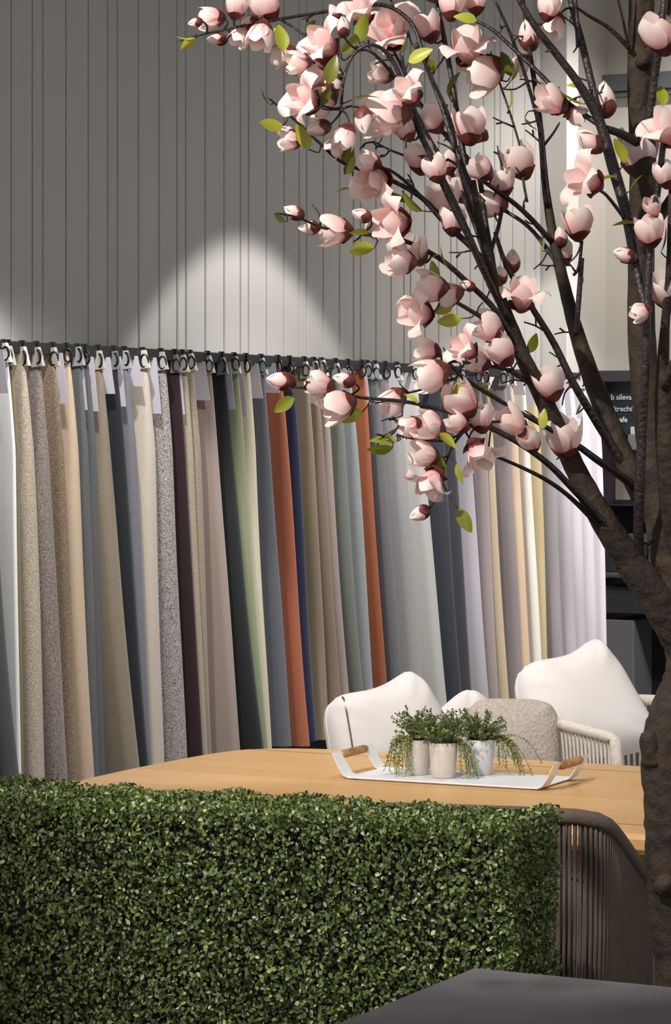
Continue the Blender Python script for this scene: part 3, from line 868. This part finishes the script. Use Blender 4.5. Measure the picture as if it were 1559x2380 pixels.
branch('limb', [(1575, 1250, TD, 38), (1520, 1190, TD + .02, 34), (1460, 1085, TD + .03, 27), (1415, 980, TD + .05, 24), (1375, 880, TD + .06, 22), (1342, 780, TD + .08, 18),
                (1315, 680, TD + .1, 15), (1296, 600, TD + .1, 13), (1280, 520, TD + .12, 11), (1266, 420, TD + .14, 8.5), (1256, 300, TD + .15, 7), (1240, 180, TD + .17, 6), (1222, 60, TD + .2, 5), (1210, -60, TD + .2, 4)], M_bark, 12, 6, .03)
branch('limb', [(1552, 1260, TD, 48), (1530, 1120, TD + .02, 42), (1508, 960, TD + .05, 36), (1492, 800, TD + .06, 33), (1490, 600, TD + .06, 31), (1494, 400, TD + .05, 31), (1489, 200, TD + .04, 32), (1490, 0, TD + .02, 30), (1494, -220, TD, 25), (1490, -420, TD, 15)], M_bark, 14, 6, .03)
branch('limb', [(1580, 1300, TD - .02, 34), (1558, 1120, TD - .06, 30), (1545, 980, TD - .08, 24), (1540, 880, TD - .1, 17), (1545, 760, TD - .12, 11), (1556, 620, TD - .15, 9), (1560, 440, TD - .18, 7)], M_bark, 10, 5, .03)
branch('branch', [(1492, 1345, TD - .02, 12), (1484, 1270, TD - .045, 12), (1485, 1150, TD - .08, 12), (1492, 1000, TD - .10, 11), (1500, 840, TD - .13, 10), (1504, 700, TD - .14, 10), (1512, 560, TD - .15, 9), (1530, 430, TD - .17, 8), (1545, 300, TD - .19, 7)], M_twig, 8)
branch('branch', [(1500, 720, TD - .14, 10), (1478, 620, TD - .12, 12), (1456, 500, TD - .1, 13), (1425, 390, TD - .08, 14), (1392, 280, TD - .08, 12), (1348, 200, TD - .1, 10), (1296, 130, TD - .12, 9), (1242, 60, TD - .14, 8), (1190, -30, TD - .15, 6)], M_twig, 8)
branch('branch', [(1398, 290, TD - .08, 9), (1376, 200, TD - .07, 9), (1352, 100, TD - .06, 8.5), (1328, 10, TD - .05, 8), (1310, -80, TD - .05, 6)], M_twig, 8)
branch('branch', [(1345, 110, TD - .06, 7), (1340, 40, TD - .06, 6), (1332, -60, TD - .06, 5)], M_twig, 7)
branch('branch', [(1482, 330, TD + .02, 13), (1440, 310, TD - .04, 10), (1410, 300, TD - .07, 9)], M_bark, 8)
branch('branch', [(1462, 112, TD, 6), (1415, 65, TD - .02, 5), (1370, 38, TD - .05, 4), (1335, 14, TD - .08, 3)], M_bark, 6)
branch('branch', [(1458, 100, TD, 4), (1448, 50, TD - .02, 3.5), (1436, 0, TD - .04, 3), (1425, -60, TD - .06, 2)], M_bark, 6)
branch('branch', [(1508, 290, TD, 11), (1520, 190, TD - .02, 10), (1535, 80, TD - .05, 9), (1548, -40, TD - .06, 7)], M_twig, 8)
# two branches sweeping to the left from the second limb
branch('branch', [(1470, 1110, TD + .03, 13), (1440, 1065, TD + .02, 12), (1392, 990, TD + .0, 11), (1332, 890, TD - .04, 9.5), (1288, 800, TD - .05, 8.5), (1236, 715, TD - .06, 7.5), (1178, 620, TD - .06, 6.5), (1150, 540, TD - .05, 5)], M_twig, 8)
branch('branch', [(1495, 1150, TD + .02, 12), (1465, 1124, TD + .0, 11), (1432, 1100, TD - .03, 10), (1386, 1068, TD - .08, 9), (1345, 1038, TD - .1, 8), (1290, 1005, TD - .12, 6), (1220, 965, TD - .14, 5.5), (1150, 925, TD - .16, 5), (1080, 880, TD - .18, 5), (1040, 840, TD - .2, 4)], M_twig, 8)
branch('branch', [(1452, 1285, TD - .03, 9), (1425, 1240, TD - .055, 8.5), (1380, 1190, TD - .085, 8), (1325, 1130, TD - .13, 8), (1270, 1075, TD - .16, 7.5), (1190, 1020, TD - .18, 7), (1100, 978, TD - .2, 6), (1010, 948, TD - .22, 5), (930, 932, TD - .24, 4.5), (840, 924, TD - .26, 4), (750, 906, TD - .28, 3.2), (655, 898, TD - .3, 2.5)], M_twig, 8)
branch('branch', [(1450, 1288, TD - .025, 8), (1415, 1246, TD - .045, 7), (1375, 1205, TD - .075, 6.5), (1318, 1150, TD - .1, 5.5), (1260, 1110, TD - .12, 5), (1180, 1072, TD - .14, 4), (1120, 1050, TD - .15, 3)], M_twig, 7)
branch('branch', [(1352, 600, TD + .06, 6), (1346, 680, TD + .07, 6.5), (1338, 780, TD + .07, 7)][::-1], M_twig, 7)
branch('branch', [(1332, 640, TD + .06, 4), (1345, 620, TD + .06, 4), (1352, 560, TD + .05, 4)], M_twig, 6)
# upper left fan
branch('branch', [(1195, 780, TD - .1, 10), (1160, 680, TD - .06, 9), (1122, 560, TD - .02, 8.5), (1092, 440, TD + .02, 8), (1072, 330, TD + .05, 7), (1052, 200, TD + .08, 6.5), (1032, 90, TD + .1, 6), (1010, -20, TD + .12, 5)], M_twig, 8)
branch('branch', [(1180, 740, TD - .12, 9), (1120, 620, TD - .16, 8.5), (1068, 500, TD - .2, 8), (1020, 400, TD - .22, 7.5), (972, 300, TD - .25, 7), (938, 200, TD - .27, 6), (905, 130, TD - .28, 5), (862, 104, TD - .3, 4.5), (822, 126, TD - .3, 4), (800, 180, TD - .3, 3.6), (792, 260, TD - .3, 3)], M_twig, 8)
branch('branch', [(1200, 800, TD - .1, 8), (1150, 720, TD - .14, 7), (1090, 660, TD - .18, 6.5), (1020, 600, TD - .22, 6), (940, 560, TD - .26, 5.5), (850, 545, TD - .3, 4.5), (760, 532, TD - .33, 3.5), (690, 505, TD - .36, 2.8), (640, 495, TD - .38, 2)], M_twig, 8)
branch('branch', [(1140, 620, TD - .1, 7), (1060, 540, TD - .1, 6.5), (980, 460, TD - .12, 6), (900, 415, TD - .14, 5), (840, 395, TD - .16, 4.5), (790, 374, TD - .18, 4), (740, 330, TD - .2, 3.5), (680, 275, TD - .22, 3), (622, 226, TD - .24, 2)], M_twig, 8)
branch('branch', [(1108, 470, TD - .2, 7), (1060, 350, TD - .16, 6.5), (1024, 240, TD - .12, 6), (990, 150, TD - .1, 5.5), (960, 60, TD - .08, 5), (900, 14, TD - .08, 5), (820, 16, TD - .1, 4.5), (740, 30, TD - .12, 4), (650, 44, TD - .15, 3.5), (560, 62, TD - .18, 3), (480, 78, TD - .2, 2.5), (412, 96, TD - .22, 1.6)], M_twig, 8)
branch('branch', [(1150, 640, TD - .05, 7), (1128, 520, TD + .0, 7), (1108, 400, TD + .04, 6), (1040, 320, TD + .06, 5.5), (975, 240, TD + .08, 5), (930, 150, TD + .1, 4), (900, 90, TD + .12, 3)], M_twig, 7)
branch('branch', [(1280, 560, TD + .1, 7), (1215, 490, TD + .06, 6), (1150, 440, TD + .02, 5.5), (1090, 400, TD - .02, 4), (1040, 370, TD - .05, 3)], M_twig, 7)
branch('branch', [(1272, 480, TD + .12, 6), (1262, 380, TD + .08, 5.5), (1254, 300, TD + .05, 5), (1225, 190, TD + .02, 4.5), (1190, 90, TD, 4), (1150, 0, TD - .02, 3)], M_twig, 7)
branch('branch', [(1262, 340, TD + .08, 3.5), (1285, 310, TD + .06, 3), (1300, 285, TD + .05, 2.5)], M_twig, 6)
branch('branch', [(1225, 470, TD + .06, 3.5), (1216, 420, TD + .06, 3.5), (1210, 350, TD + .07, 3), (1184, 260, TD + .08, 3), (1160, 190, TD + .09, 2.5), (1140, 120, TD + .1, 2)], M_twig, 6)
branch('branch', [(1020, 400, TD - .22, 4), (960, 370, TD - .2, 3.5), (910, 350, TD - .18, 3), (870, 330, TD - .17, 2)], M_twig, 6)
branch('branch', [(1160, 980, TD - .18, 4), (1100, 985, TD - .2, 4), (1075, 1005, TD - .21, 4), (1050, 1040, TD - .22, 3.2), (1035, 1080, TD - .23, 2.6), (1020, 1120, TD - .24, 2)], M_twig, 6)
branch('branch', [(935, 934, TD - .24, 3), (932, 975, TD - .25, 3), (915, 1005, TD - .26, 2.5), (895, 1018, TD - .27, 1.6)], M_twig, 6)
branch('branch', [(1075, 1005, TD - .21, 3), (1030, 1025, TD - .23, 2.6), (960, 1020, TD - .25, 2.2), (920, 1012, TD - .26, 1.6)], M_twig, 6)
branch('branch', [(1060, 880, TD - .18, 4.5), (1020, 890, TD - .2, 4), (980, 905, TD - .21, 3.2), (940, 915, TD - .22, 2.5)], M_twig, 6)
branch('branch', [(1215, 835, TD - .1, 8), (1150, 760, TD - .14, 6), (1090, 720, TD - .18, 5), (1040, 690, TD - .2, 4), (990, 650, TD - .22, 3)], M_twig, 7)
branch('branch', [(650, 44, TD - .15, 3), (690, 70, TD - .15, 3), (740, 110, TD - .2, 3), (790, 180, TD - .3, 3)], M_twig, 6)
branch('branch', [(800, 180, TD - .3, 3), (770, 170, TD - .3, 2.6), (720, 150, TD - .3, 2.2), (680, 165, TD - .3, 1.8)], M_twig, 6)
for pts in ([(1185, 760, TD - .1, 7), (1112, 600, TD - .2, 6.5), (1042, 460, TD - .24, 6), (987, 330, TD - .26, 5.5), (957, 230, TD - .28, 5), (932, 130, TD - .3, 4)],
            [(1200, 790, TD - .1, 7), (1142, 640, TD, 6.5), (1102, 520, TD + .03, 6), (1058, 420, TD + .04, 5.5), (1002, 330, TD + .02, 5), (960, 250, TD, 4.5), (902, 160, TD - .02, 4), (850, 116, TD - .04, 3), (800, 140, TD - .06, 2)],
            [(1172, 700, TD - .1, 7), (1134, 590, TD - .06, 6), (1094, 480, TD - .08, 6), (1066, 380, TD - .1, 5.5), (1046, 280, TD - .12, 5), (1002, 180, TD - .14, 4.5), (966, 100, TD - .16, 3.5)],
            [(1112, 590, TD - .14, 6), (1034, 520, TD - .16, 5), (962, 440, TD - .18, 4.5), (905, 395, TD - .2, 3.5), (870, 392, TD - .21, 2.5)],
            [(1175, 720, TD - .05, 6), (1130, 640, TD - .02, 5.5), (1160, 520, TD + .02, 5), (1172, 440, TD + .04, 4), (1165, 380, TD + .05, 3)],
            [(1300, 620, TD + .1, 6), (1240, 540, TD + .12, 5), (1190, 500, TD + .14, 4.5), (1130, 470, TD + .15, 3.5)],
            [(1392, 290, TD - .08, 7), (1320, 240, TD - .06, 6), (1262, 180, TD - .05, 5.5), (1200, 120, TD - .04, 5), (1130, 60, TD - .03, 4), (1060, 40, TD - .02, 3)],
            [(1460, 520, TD - .1, 5), (1410, 455, TD - .13, 4), (1385, 440, TD - .15, 3)],
            [(1250, 905, TD - .09, 6), (1180, 860, TD - .12, 5), (1120, 850, TD - .14, 4.5), (1060, 840, TD - .15, 3.5), (1010, 850, TD - .16, 2.5)]):
    branch('branch', pts, M_twig, 7)
# a few more limbs carrying the crown out of the frame on the right
for pts in ([(1545, 900, TD - .1, 16), (1600, 780, TD - .2, 13), (1680, 640, TD - .3, 10), (1760, 460, TD - .4, 6), (1800, 300, TD - .45, 3)],
            [(1492, 150, TD, 18), (1560, 0, TD + .1, 12), (1640, -140, TD + .2, 8), (1700, -260, TD + .25, 4)],
            [(1492, 560, TD + .06, 16), (1580, 430, TD + .15, 12), (1660, 260, TD + .25, 8), (1720, 80, TD + .3, 4)]):
    branch('limb', pts, M_bark, 9)

# blossoms ------------------------------------------------------------
m, nt, b = node_mat('magnolia_petal'); M_petal = m
tc = nt.nodes.new('ShaderNodeTexCoord'); sx = nt.nodes.new('ShaderNodeSeparateXYZ')
tn = nt.nodes.new('ShaderNodeTexNoise'); tn.inputs['Scale'].default_value = 2.6
ad = nt.nodes.new('ShaderNodeMath'); ad.operation = 'MULTIPLY_ADD'; ad.inputs[1].default_value = 0.35
rp = nt.nodes.new('ShaderNodeValToRGB')
rp.color_ramp.elements[0].position = 0.10; rp.color_ramp.elements[0].color = lin((228, 140, 142))
rp.color_ramp.elements[1].position = 0.95; rp.color_ramp.elements[1].color = lin((252, 238, 230))
e = rp.color_ramp.elements.new(0.45); e.color = lin((243, 206, 200))
nt.links.new(tc.outputs['Object'], sx.inputs[0]); nt.links.new(tc.outputs['Object'], tn.inputs['Vector'])
nt.links.new(tn.outputs['Fac'], ad.inputs[0]); nt.links.new(sx.outputs['Z'], ad.inputs[2])
sb = nt.nodes.new('ShaderNodeMath'); sb.operation = 'SUBTRACT'; sb.inputs[1].default_value = 0.14
nt.links.new(ad.outputs[0], sb.inputs[0]); nt.links.new(sb.outputs[0], rp.inputs['Fac'])
nt.links.new(rp.outputs['Color'], b.inputs['Base Color']); b.inputs['Roughness'].default_value = 0.6
tr = nt.nodes.new('ShaderNodeBsdfTranslucent'); nt.links.new(rp.outputs['Color'], tr.inputs['Color'])
ms = nt.nodes.new('ShaderNodeMixShader'); ms.inputs[0].default_value = 0.28
out = [q for q in nt.nodes if q.type == 'OUTPUT_MATERIAL'][0]
nt.links.new(b.outputs[0], ms.inputs[1]); nt.links.new(tr.outputs[0], ms.inputs[2]); nt.links.new(ms.outputs[0], out.inputs['Surface'])
M_calyx = mat('calyx_brown', (112, 48, 36), 0.55, rgb2=(70, 28, 24), scale=3)
M_stamen = mat('stamen_pink', (206, 92, 96), 0.6, rgb2=(170, 60, 70), scale=9)

def petal_vf(kind, seed, nu=7, nv=9, scale=1.0):
    r = random.Random(seed); vs_ = []
    ph = r.uniform(0, 6.28); wig = r.uniform(.02, .05)
    for j in range(nv):
        v = j / (nv - 1)
        if kind == 'bud':
            R = 0.30 * math.sin(math.pi * min(1, (0.10 + 0.90 * v))) ** 0.75 + 0.015; z = v; ha = 1.25 * (1 - v ** 3 * .5)
        elif kind == 'half':
            R = 0.09 + 0.36 * math.sin(math.pi * 0.60 * v ** 0.8); z = 0.98 * v; ha = 0.98 * math.sin(math.pi * (0.14 + 0.70 * v)) ** 0.6
        else:
            R = 0.07 + 0.60 * v ** 0.85 + 0.06 * v ** 3; z = 0.80 * math.sin(v * math.pi * 0.50) - 0.10 * v ** 4
            w_ = 0.37 * math.sin(math.pi * (0.10 + 0.74 * v)) ** 0.6; ha = min(1.3, w_ / max(R, .12))
        for i in range(nu):
            u = -1 + 2 * i / (nu - 1)
            th_ = u * ha
            rr = R * (1 + wig * math.sin(u * 4 + ph + v * 3)) + (0.035 * u * u * v if kind == 'open' else (0.02 * (1 - u * u) if kind == 'bud' else 0.02 * u * u))
            zz = z - (0.07 if kind == 'bud' else 0.20 * v) * u * u * v + (wig * .6 * math.sin(u * 5 + ph) * v * v)
            vs_.append((rr * math.cos(th_) * scale, rr * math.sin(th_) * scale, zz * (0.6 + .4 * scale)))
    return vs_, grid_faces(nv, nu)
def rot_verts(vs_, a):
    c_, s_ = math.cos(a), math.sin(a); return [(x * c_ - y * s_, x * s_ + y * c_, z) for x, y, z in vs_]
PET = {}
for kind in ('half', 'open'):
    for q in range(4):
        PET[kind, q, 0] = mesh_from('petal', *petal_vf(kind, 10 + q), M_petal, True)
        PET[kind, q, 1] = mesh_from('petal', *petal_vf('half', 30 + q, scale=0.74), M_petal, True)
COR = []
for q in range(4):
    mb = MB()
    for k in range(3):
        v, f = petal_vf('bud', 50 + q * 5 + k, scale=1.0 - .05 * k); mb.add(rot_verts(v, k * 2.094 + q), f)
    COR.append(mesh_from('corolla', mb.v, mb.f, M_petal, True))
for q in range(3):
    mb = MB()
    for k in range(5):
        v, f = petal_vf('half', 80 + q * 7 + k, scale=1.0 - .06 * (k % 2)); mb.add(rot_verts(v, k * 1.2566 + q * .4), f)
    COR.append(mesh_from('corolla', mb.v, mb.f, M_petal, True))
def calyx_me(kind, seed):
    r = random.Random(seed); mb = MB()
    N = 18; prof = {'bud': [(.03, -.06), (.13, -.04), (.24, .06), (.31, .18), (.335, .30), (.33, .38)], 'half': [(.03, -.06), (.10, -.04), (.19, .04), (.27, .13), (.33, .22), (.36, .27)],
                    'open': [(.03, -.08), (.09, -.05), (.15, .0), (.23, .08), (.30, .14), (.36, .17)]}[kind]
    vs_ = []
    for i, (R, z) in enumerate(prof):
        for j in range(N):
            a = 2 * math.pi * j / N
            lobe = (0.5 + 0.5 * math.cos(3 * a + seed)) * (i / 5) ** 2
            vs_.append((R * math.cos(a), R * math.sin(a), z + (0.20 if kind == 'bud' else .10) * lobe - .06 * (i / 5) ** 2))
    fs_ = grid_faces(len(prof), N, 0, True); fs_.append(tuple(range(N - 1, -1, -1)))
    return mesh_from('flower', vs_, fs_, M_calyx, True)
CAL = {(k, q): calyx_me(k, q) for k in ('bud', 'half', 'open') for q in range(3)}
mb = MB(); mb.add(*lathe_vf([(0, 0), (.10, .02), (.11, .12), (.08, .26), (.03, .33), (0, .34)], 14)); STAM = mesh_from('stamen_cone', mb.v, mb.f, M_stamen, True)

# (px, py, length px, direction of the tip in degrees in the picture, kind, lean towards the viewer)
B_, H_, O_ = 'bud', 'half', 'open'
FL = [
 (490,43,64,185,H_,.1),(452,52,36,190,B_,0),(502,92,50,182,B_,.1),(550,14,62,80,H_,.2),(618,12,78,120,H_,.2),(560,84,58,235,H_,.2),(606,84,72,255,H_,.3),(578,52,46,200,B_,.2),
 (735,95,108,150,O_,.5),(692,146,62,185,H_,.3),(655,128,62,205,H_,.1),(797,60,52,95,B_,.3),(775,28,44,120,B_,.2),(832,14,90,115,O_,.5),(893,50,118,115,O_,1.1),
 (725,168,74,215,H_,.3),(772,186,66,250,H_,.3),(688,228,102,165,O_,.7),(742,232,92,215,H_,.1),(845,286,68,275,B_,.3),(897,268,122,185,H_,.2),(884,172,60,165,H_,.3),(938,204,88,130,O_,.5),
 (736,300,62,195,B_,.3),(672,328,58,180,H_,.2),(668,306,40,150,B_,.1),(802,318,62,250,H_,.1),(778,342,50,230,H_,.1),(850,430,104,205,O_,.8),(858,375,55,160,H_,.1),
 (680,493,54,155,B_,.2),(714,530,54,182,B_,.3),(775,537,86,180,H_,.2),(892,520,112,185,O_,.6),(838,500,50,160,B_,.1),(962,577,78,115,H_,.5),(924,608,80,175,H_,.4),
 (1000,668,86,170,H_,.1),(1042,684,66,190,H_,.1),(954,727,100,175,O_,.5),(1082,664,42,170,B_,.2),(1215,672,98,85,O_,.5),(1191,604,58,88,B_,.1),(1164,636,46,100,B_,.1),
 (1068,803,84,150,O_,.4),(1132,762,82,140,H_,.2),(1160,815,80,130,H_,.2),(1000,872,92,200,H_,.1),(992,814,62,170,H_,.1),(1275,890,84,110,H_,.2),(1110,840,60,160,H_,.1),
 (648,885,72,172,B_,.2),(742,893,68,165,H_,.2),(796,882,56,165,B_,.1),(782,945,88,200,H_,.3),(912,934,72,225,H_,.2),(994,990,78,160,H_,.4),(950,990,58,205,H_,.2),(984,1056,72,168,H_,.3),
 (1118,1066,96,300,O_,.3),(1070,928,92,130,H_,.3),(1116,968,74,100,H_,.2),(1060,982,62,150,H_,.2),(1184,984,94,140,H_,.2),(1230,1020,60,125,H_,.5),(1310,1012,104,95,H_,.3),
 (996,1130,92,240,O_,.3),(972,1195,56,205,B_,.2),(1084,95,112,105,O_,.6),(1122,172,104,210,H_,.2),(1225,80,76,105,B_,.2),(1287,62,64,245,H_,.2),(1275,18,62,80,H_,.2),
 (1050,10,74,85,H_,.1),(1104,2,64,95,H_,.1),(992,62,76,110,H_,.1),(1276,235,82,155,H_,.4),(1338,268,52,340,H_,.1),(1405,228,86,90,B_,.2),(1364,326,78,145,B_,.4),(1345,415,106,160,O_,.4),
 (1480,352,112,90,H_,.3),(1534,290,118,130,O_,.3),(1532,76,104,110,H_,.3),(1204,374,88,115,H_,.2),(1090,290,90,95,H_,.1),(1002,276,74,125,H_,.2),
 (1340,516,84,95,H_,.2),(1306,586,60,110,H_,.1),(1445,592,62,168,B_,.4),(1515,476,52,110,O_,.6),(1508,536,78,100,H_,.3),(1545,672,96,110,H_,.3),(1488,726,52,200,H_,.1),
 (974,366,78,100,H_,.1),(1012,392,66,110,H_,.1),(1062,432,82,120,H_,.3),(1040,376,58,100,H_,.1),(1116,392,66,140,H_,.1),(1168,424,66,100,H_,.1),(1140,476,74,180,H_,.2),(1030,466,92,100,H_,.2),
 (1052,512,70,90,H_,.1),(940,300,60,120,H_,.1),(1302,548,50,100,B_,.1),(1545,404,66,100,H_,.2),(1210,150,52,230,H_,.1),(1110,310,50,150,H_,.1),(1262,150,0,0,B_,0),
 (1640,560,100,80,H_,.2),(1700,420,100,60,O_,.4),(1650,180,100,80,H_,.2),(1620,-60,100,60,O_,.3),(1000,-40,90,110,H_,.2),(880,-50,90,120,O_,.3),(1200,-70,90,90,H_,.2),(1330,-90,80,90,H_,.2),
]
FL = [f for f in FL if f[2] > 0]
S_px = V([(s_[0], s_[1]) for s_ in samples]); S_Y = V([s_[2] for s_ in samples]); S_p = V([s_[3] for s_ in samples])
def nearest(px, py):
    dd = np.hypot(S_px[:, 0] - px, S_px[:, 1] - py) + nrnd.uniform(0, 14, len(S_px))
    return int(np.argmin(dd)), float(dd.min())
order = sorted(range(len(FL)), key=lambda i: -FL[i][2] * (0 if FL[i][4] == 'bud' else 1))
with_petals = set(order[:48])
LIT = 1.0
def twig(p_from, p_to, dirv, r0, r1):
    L = np.linalg.norm(p_to - p_from)
    if L < 0.006: return
    mid = (p_from + p_to) / 2 + dirv * (-L * 0.18) + nrnd.normal(size=3) * L * .05
    v, f = tube_vf([p_from - T0, mid - T0, p_to - T0], [r0, (r0 + r1) / 2, r1], 6, 5)
    obj('twig', mesh_from('twig', v, f, M_twig, True), tree)
for i, (px, py, L, ang, kind, lean) in enumerate(FL):
    r = random.Random(900 + i)
    a = math.radians(ang); dx, dy = math.cos(a), -math.sin(a)
    bx, by = px - dx * L * 0.5, py - dy * L * 0.5
    k, dist = nearest(bx, by)
    Y = S_Y[k] + r.uniform(-.03, .03) - (0.03 if lean > .3 else 0) - min(dist, 90) * 0.0003
    Lm = L * Y / F
    axis = Vector((dx, -lean, -dy)).normalized()
    bpos = V(at(bx, by, Y))
    if lean > .4: bpos = bpos + V([0, .01, 0])
    scl = Lm * (1.0 if kind != 'open' else 1.0) * {'bud': .96, 'half': .98, 'open': .92}[kind]
    if kind == 'open': scl *= 1.0
    q = axis.to_track_quat('Z', 'Y') @ Quaternion((0, 0, 1), r.uniform(0, 6.28))
    fo = obj('flower', CAL[kind, i % 3], tree)
    fo.location = Vector(bpos - T0); fo.rotation_mode = 'QUATERNION'; fo.rotation_quaternion = q; fo.scale = (scl,) * 3
    twig(bpos, S_p[k], V(axis), 0.0016, 0.0024)
    if kind == 'bud' or i not in with_petals:
        obj('corolla', COR[i % 4] if kind == 'bud' else COR[4 + i % 3], fo)
    else:
        for w in range(6):
            inner = 1 if w >= 3 else 0
            po = obj('petal', PET[kind, (i + w) % 4, inner], fo)
            po.rotation_euler = (0, 0, w * 2.0944 + (1.0472 if inner else 0) + r.uniform(-.15, .15))
        if kind == 'open': obj('stamen_cone', STAM, fo)

# bare forked side twigs ------------------------------------------------
r = random.Random(77)
idx = [k for k in range(len(samples)) if 30 < samples[k][1] < 1060 and 560 < samples[k][0] < 1380]
for k in r.sample(idx, 110):
    px, py, Y, p = samples[k]
    a = math.radians(r.choice((r.uniform(60, 200), r.uniform(120, 250)))); L = r.uniform(22, 62)
    q1 = V(at(px + math.cos(a) * L * .55, py - math.sin(a) * L * .55, Y + r.uniform(-.02, .02)))
    a2 = a + r.uniform(-.7, .7); q2 = V(at(px + math.cos(a) * L * .55 + math.cos(a2) * L * .5, py - math.sin(a) * L * .55 - math.sin(a2) * L * .5, Y + r.uniform(-.03, .03)))
    tw = MB(); tw.tube([p - T0, q1 - T0, q2 - T0], [0.0022, 0.0017, 0.0013], 6, 3)
    if r.random() < .6:
        a3 = a - r.choice((-1, 1)) * r.uniform(.6, 1.0)
        q3 = V(at(px + math.cos(a) * L * .55 + math.cos(a3) * L * .3, py - math.sin(a) * L * .55 - math.sin(a3) * L * .3, Y + r.uniform(-.02, .02)))
        tw.tube([q1 - T0, q3 - T0], [0.0016, 0.0020], 6)
    tw.build('twig', M_twig, tree, True)

# leaves --------------------------------------------------------------
m, nt, b = node_mat('magnolia_leaf'); M_leaf = m
oi = nt.nodes.new('ShaderNodeObjectInfo'); rp = nt.nodes.new('ShaderNodeValToRGB')
rp.color_ramp.elements[0].color = lin((84, 90, 18)); rp.color_ramp.elements[1].color = lin((184, 186, 60))
nt.links.new(oi.outputs['Random'], rp.inputs['Fac']); nt.links.new(rp.outputs['Color'], b.inputs['Base Color']); b.inputs['Roughness'].default_value = 0.4
tr = nt.nodes.new('ShaderNodeBsdfTranslucent'); nt.links.new(rp.outputs['Color'], tr.inputs['Color'])
ms = nt.nodes.new('ShaderNodeMixShader'); ms.inputs[0].default_value = 0.25
out = [q for q in nt.nodes if q.type == 'OUTPUT_MATERIAL'][0]
nt.links.new(b.outputs[0], ms.inputs[1]); nt.links.new(tr.outputs[0], ms.inputs[2]); nt.links.new(ms.outputs[0], out.inputs['Surface'])
def leaf_me(seed):
    r = random.Random(seed); vs_ = []; bend = r.uniform(.1, .35); fold = r.uniform(.15, .4)
    for j in range(8):
        v = j / 7; w = 0.21 * math.sin(math.pi * (0.03 + 0.95 * v ** 0.85)) ** 0.8
        for u in (-1, -.5, 0, .5, 1):
            vs_.append((u * w, -bend * v * v + abs(u) * w * fold, v))
    return mesh_from('leaf', vs_, grid_faces(8, 5), M_leaf, True)
LEAF = [leaf_me(q) for q in range(5)]
LV = [(432,92,40,195),(436,104,44,215),(655,88,62,95),(625,75,42,30),(672,168,34,150),(840,68,60,80),(812,104,54,45),(770,165,60,75),(755,225,50,50),(628,292,58,180),(615,230,36,135),
 (705,320,60,115),(808,360,54,80),(812,386,44,60),(795,440,34,190),(845,222,58,20),(975,130,58,30),(1048,200,58,85),(1178,150,56,110),(1200,165,50,60),(1084,42,48,165),(940,105,40,60),
 (838,578,62,182),(835,540,44,175),(648,507,34,150),(1030,608,56,130),(1010,630,44,110),(955,475,60,150),(930,460,50,165),(1262,560,44,85),(1238,800,46,60),(1145,918,58,150),(1060,905,44,60),
 (885,1045,56,190),(890,1022,60,170),(905,1015,40,150),(660,940,56,215),(812,966,62,195),(1078,1208,58,300),(1065,1100,44,280),(1040,1020,46,330),(1022,1082,50,100),(960,925,34,130),(1262,975,44,90),
 (1330,232,56,160),(1345,200,44,155),(1440,350,60,110),(1405,412,52,180),(1452,518,50,178),(1545,560,56,70),(1540,220,52,90),(1475,425,44,60),(1190,232,50,70),(1045,745,56,190),(1030,720,46,200),
 (1230,290,40,300),(1000,600,40,200),(895,300,36,70),(1170,610,40,110),(1345,950,30,60),(720,60,36,60),(1000,150,40,120),(1075,1000,36,200)]
for i, (px, py, L, ang) in enumerate(LV):
    r = random.Random(4000 + i)
    a = math.radians(ang); dx, dy = math.cos(a), -math.sin(a)
    bx, by = px - dx * L * 0.5, py - dy * L * 0.5
    k, dist = nearest(bx, by); Y = S_Y[k] - 0.02 + r.uniform(-.03, .03)
    axis = Vector((dx, r.uniform(-.5, .3), -dy)).normalized()
    bpos = V(at(bx, by, Y)); scl = L * Y / F * 1.08
    zq = axis.to_track_quat('Z', 'Y') @ Quaternion((0, 0, 1), r.uniform(0, 6.28))
    lo = obj('leaf', LEAF[i % 5], tree); lo.location = Vector(bpos - T0); lo.rotation_mode = 'QUATERNION'; lo.rotation_quaternion = zq; lo.scale = (scl * 1.25, scl, scl)
    twig(bpos, S_p[k], V(axis), 0.001, 0.0016)
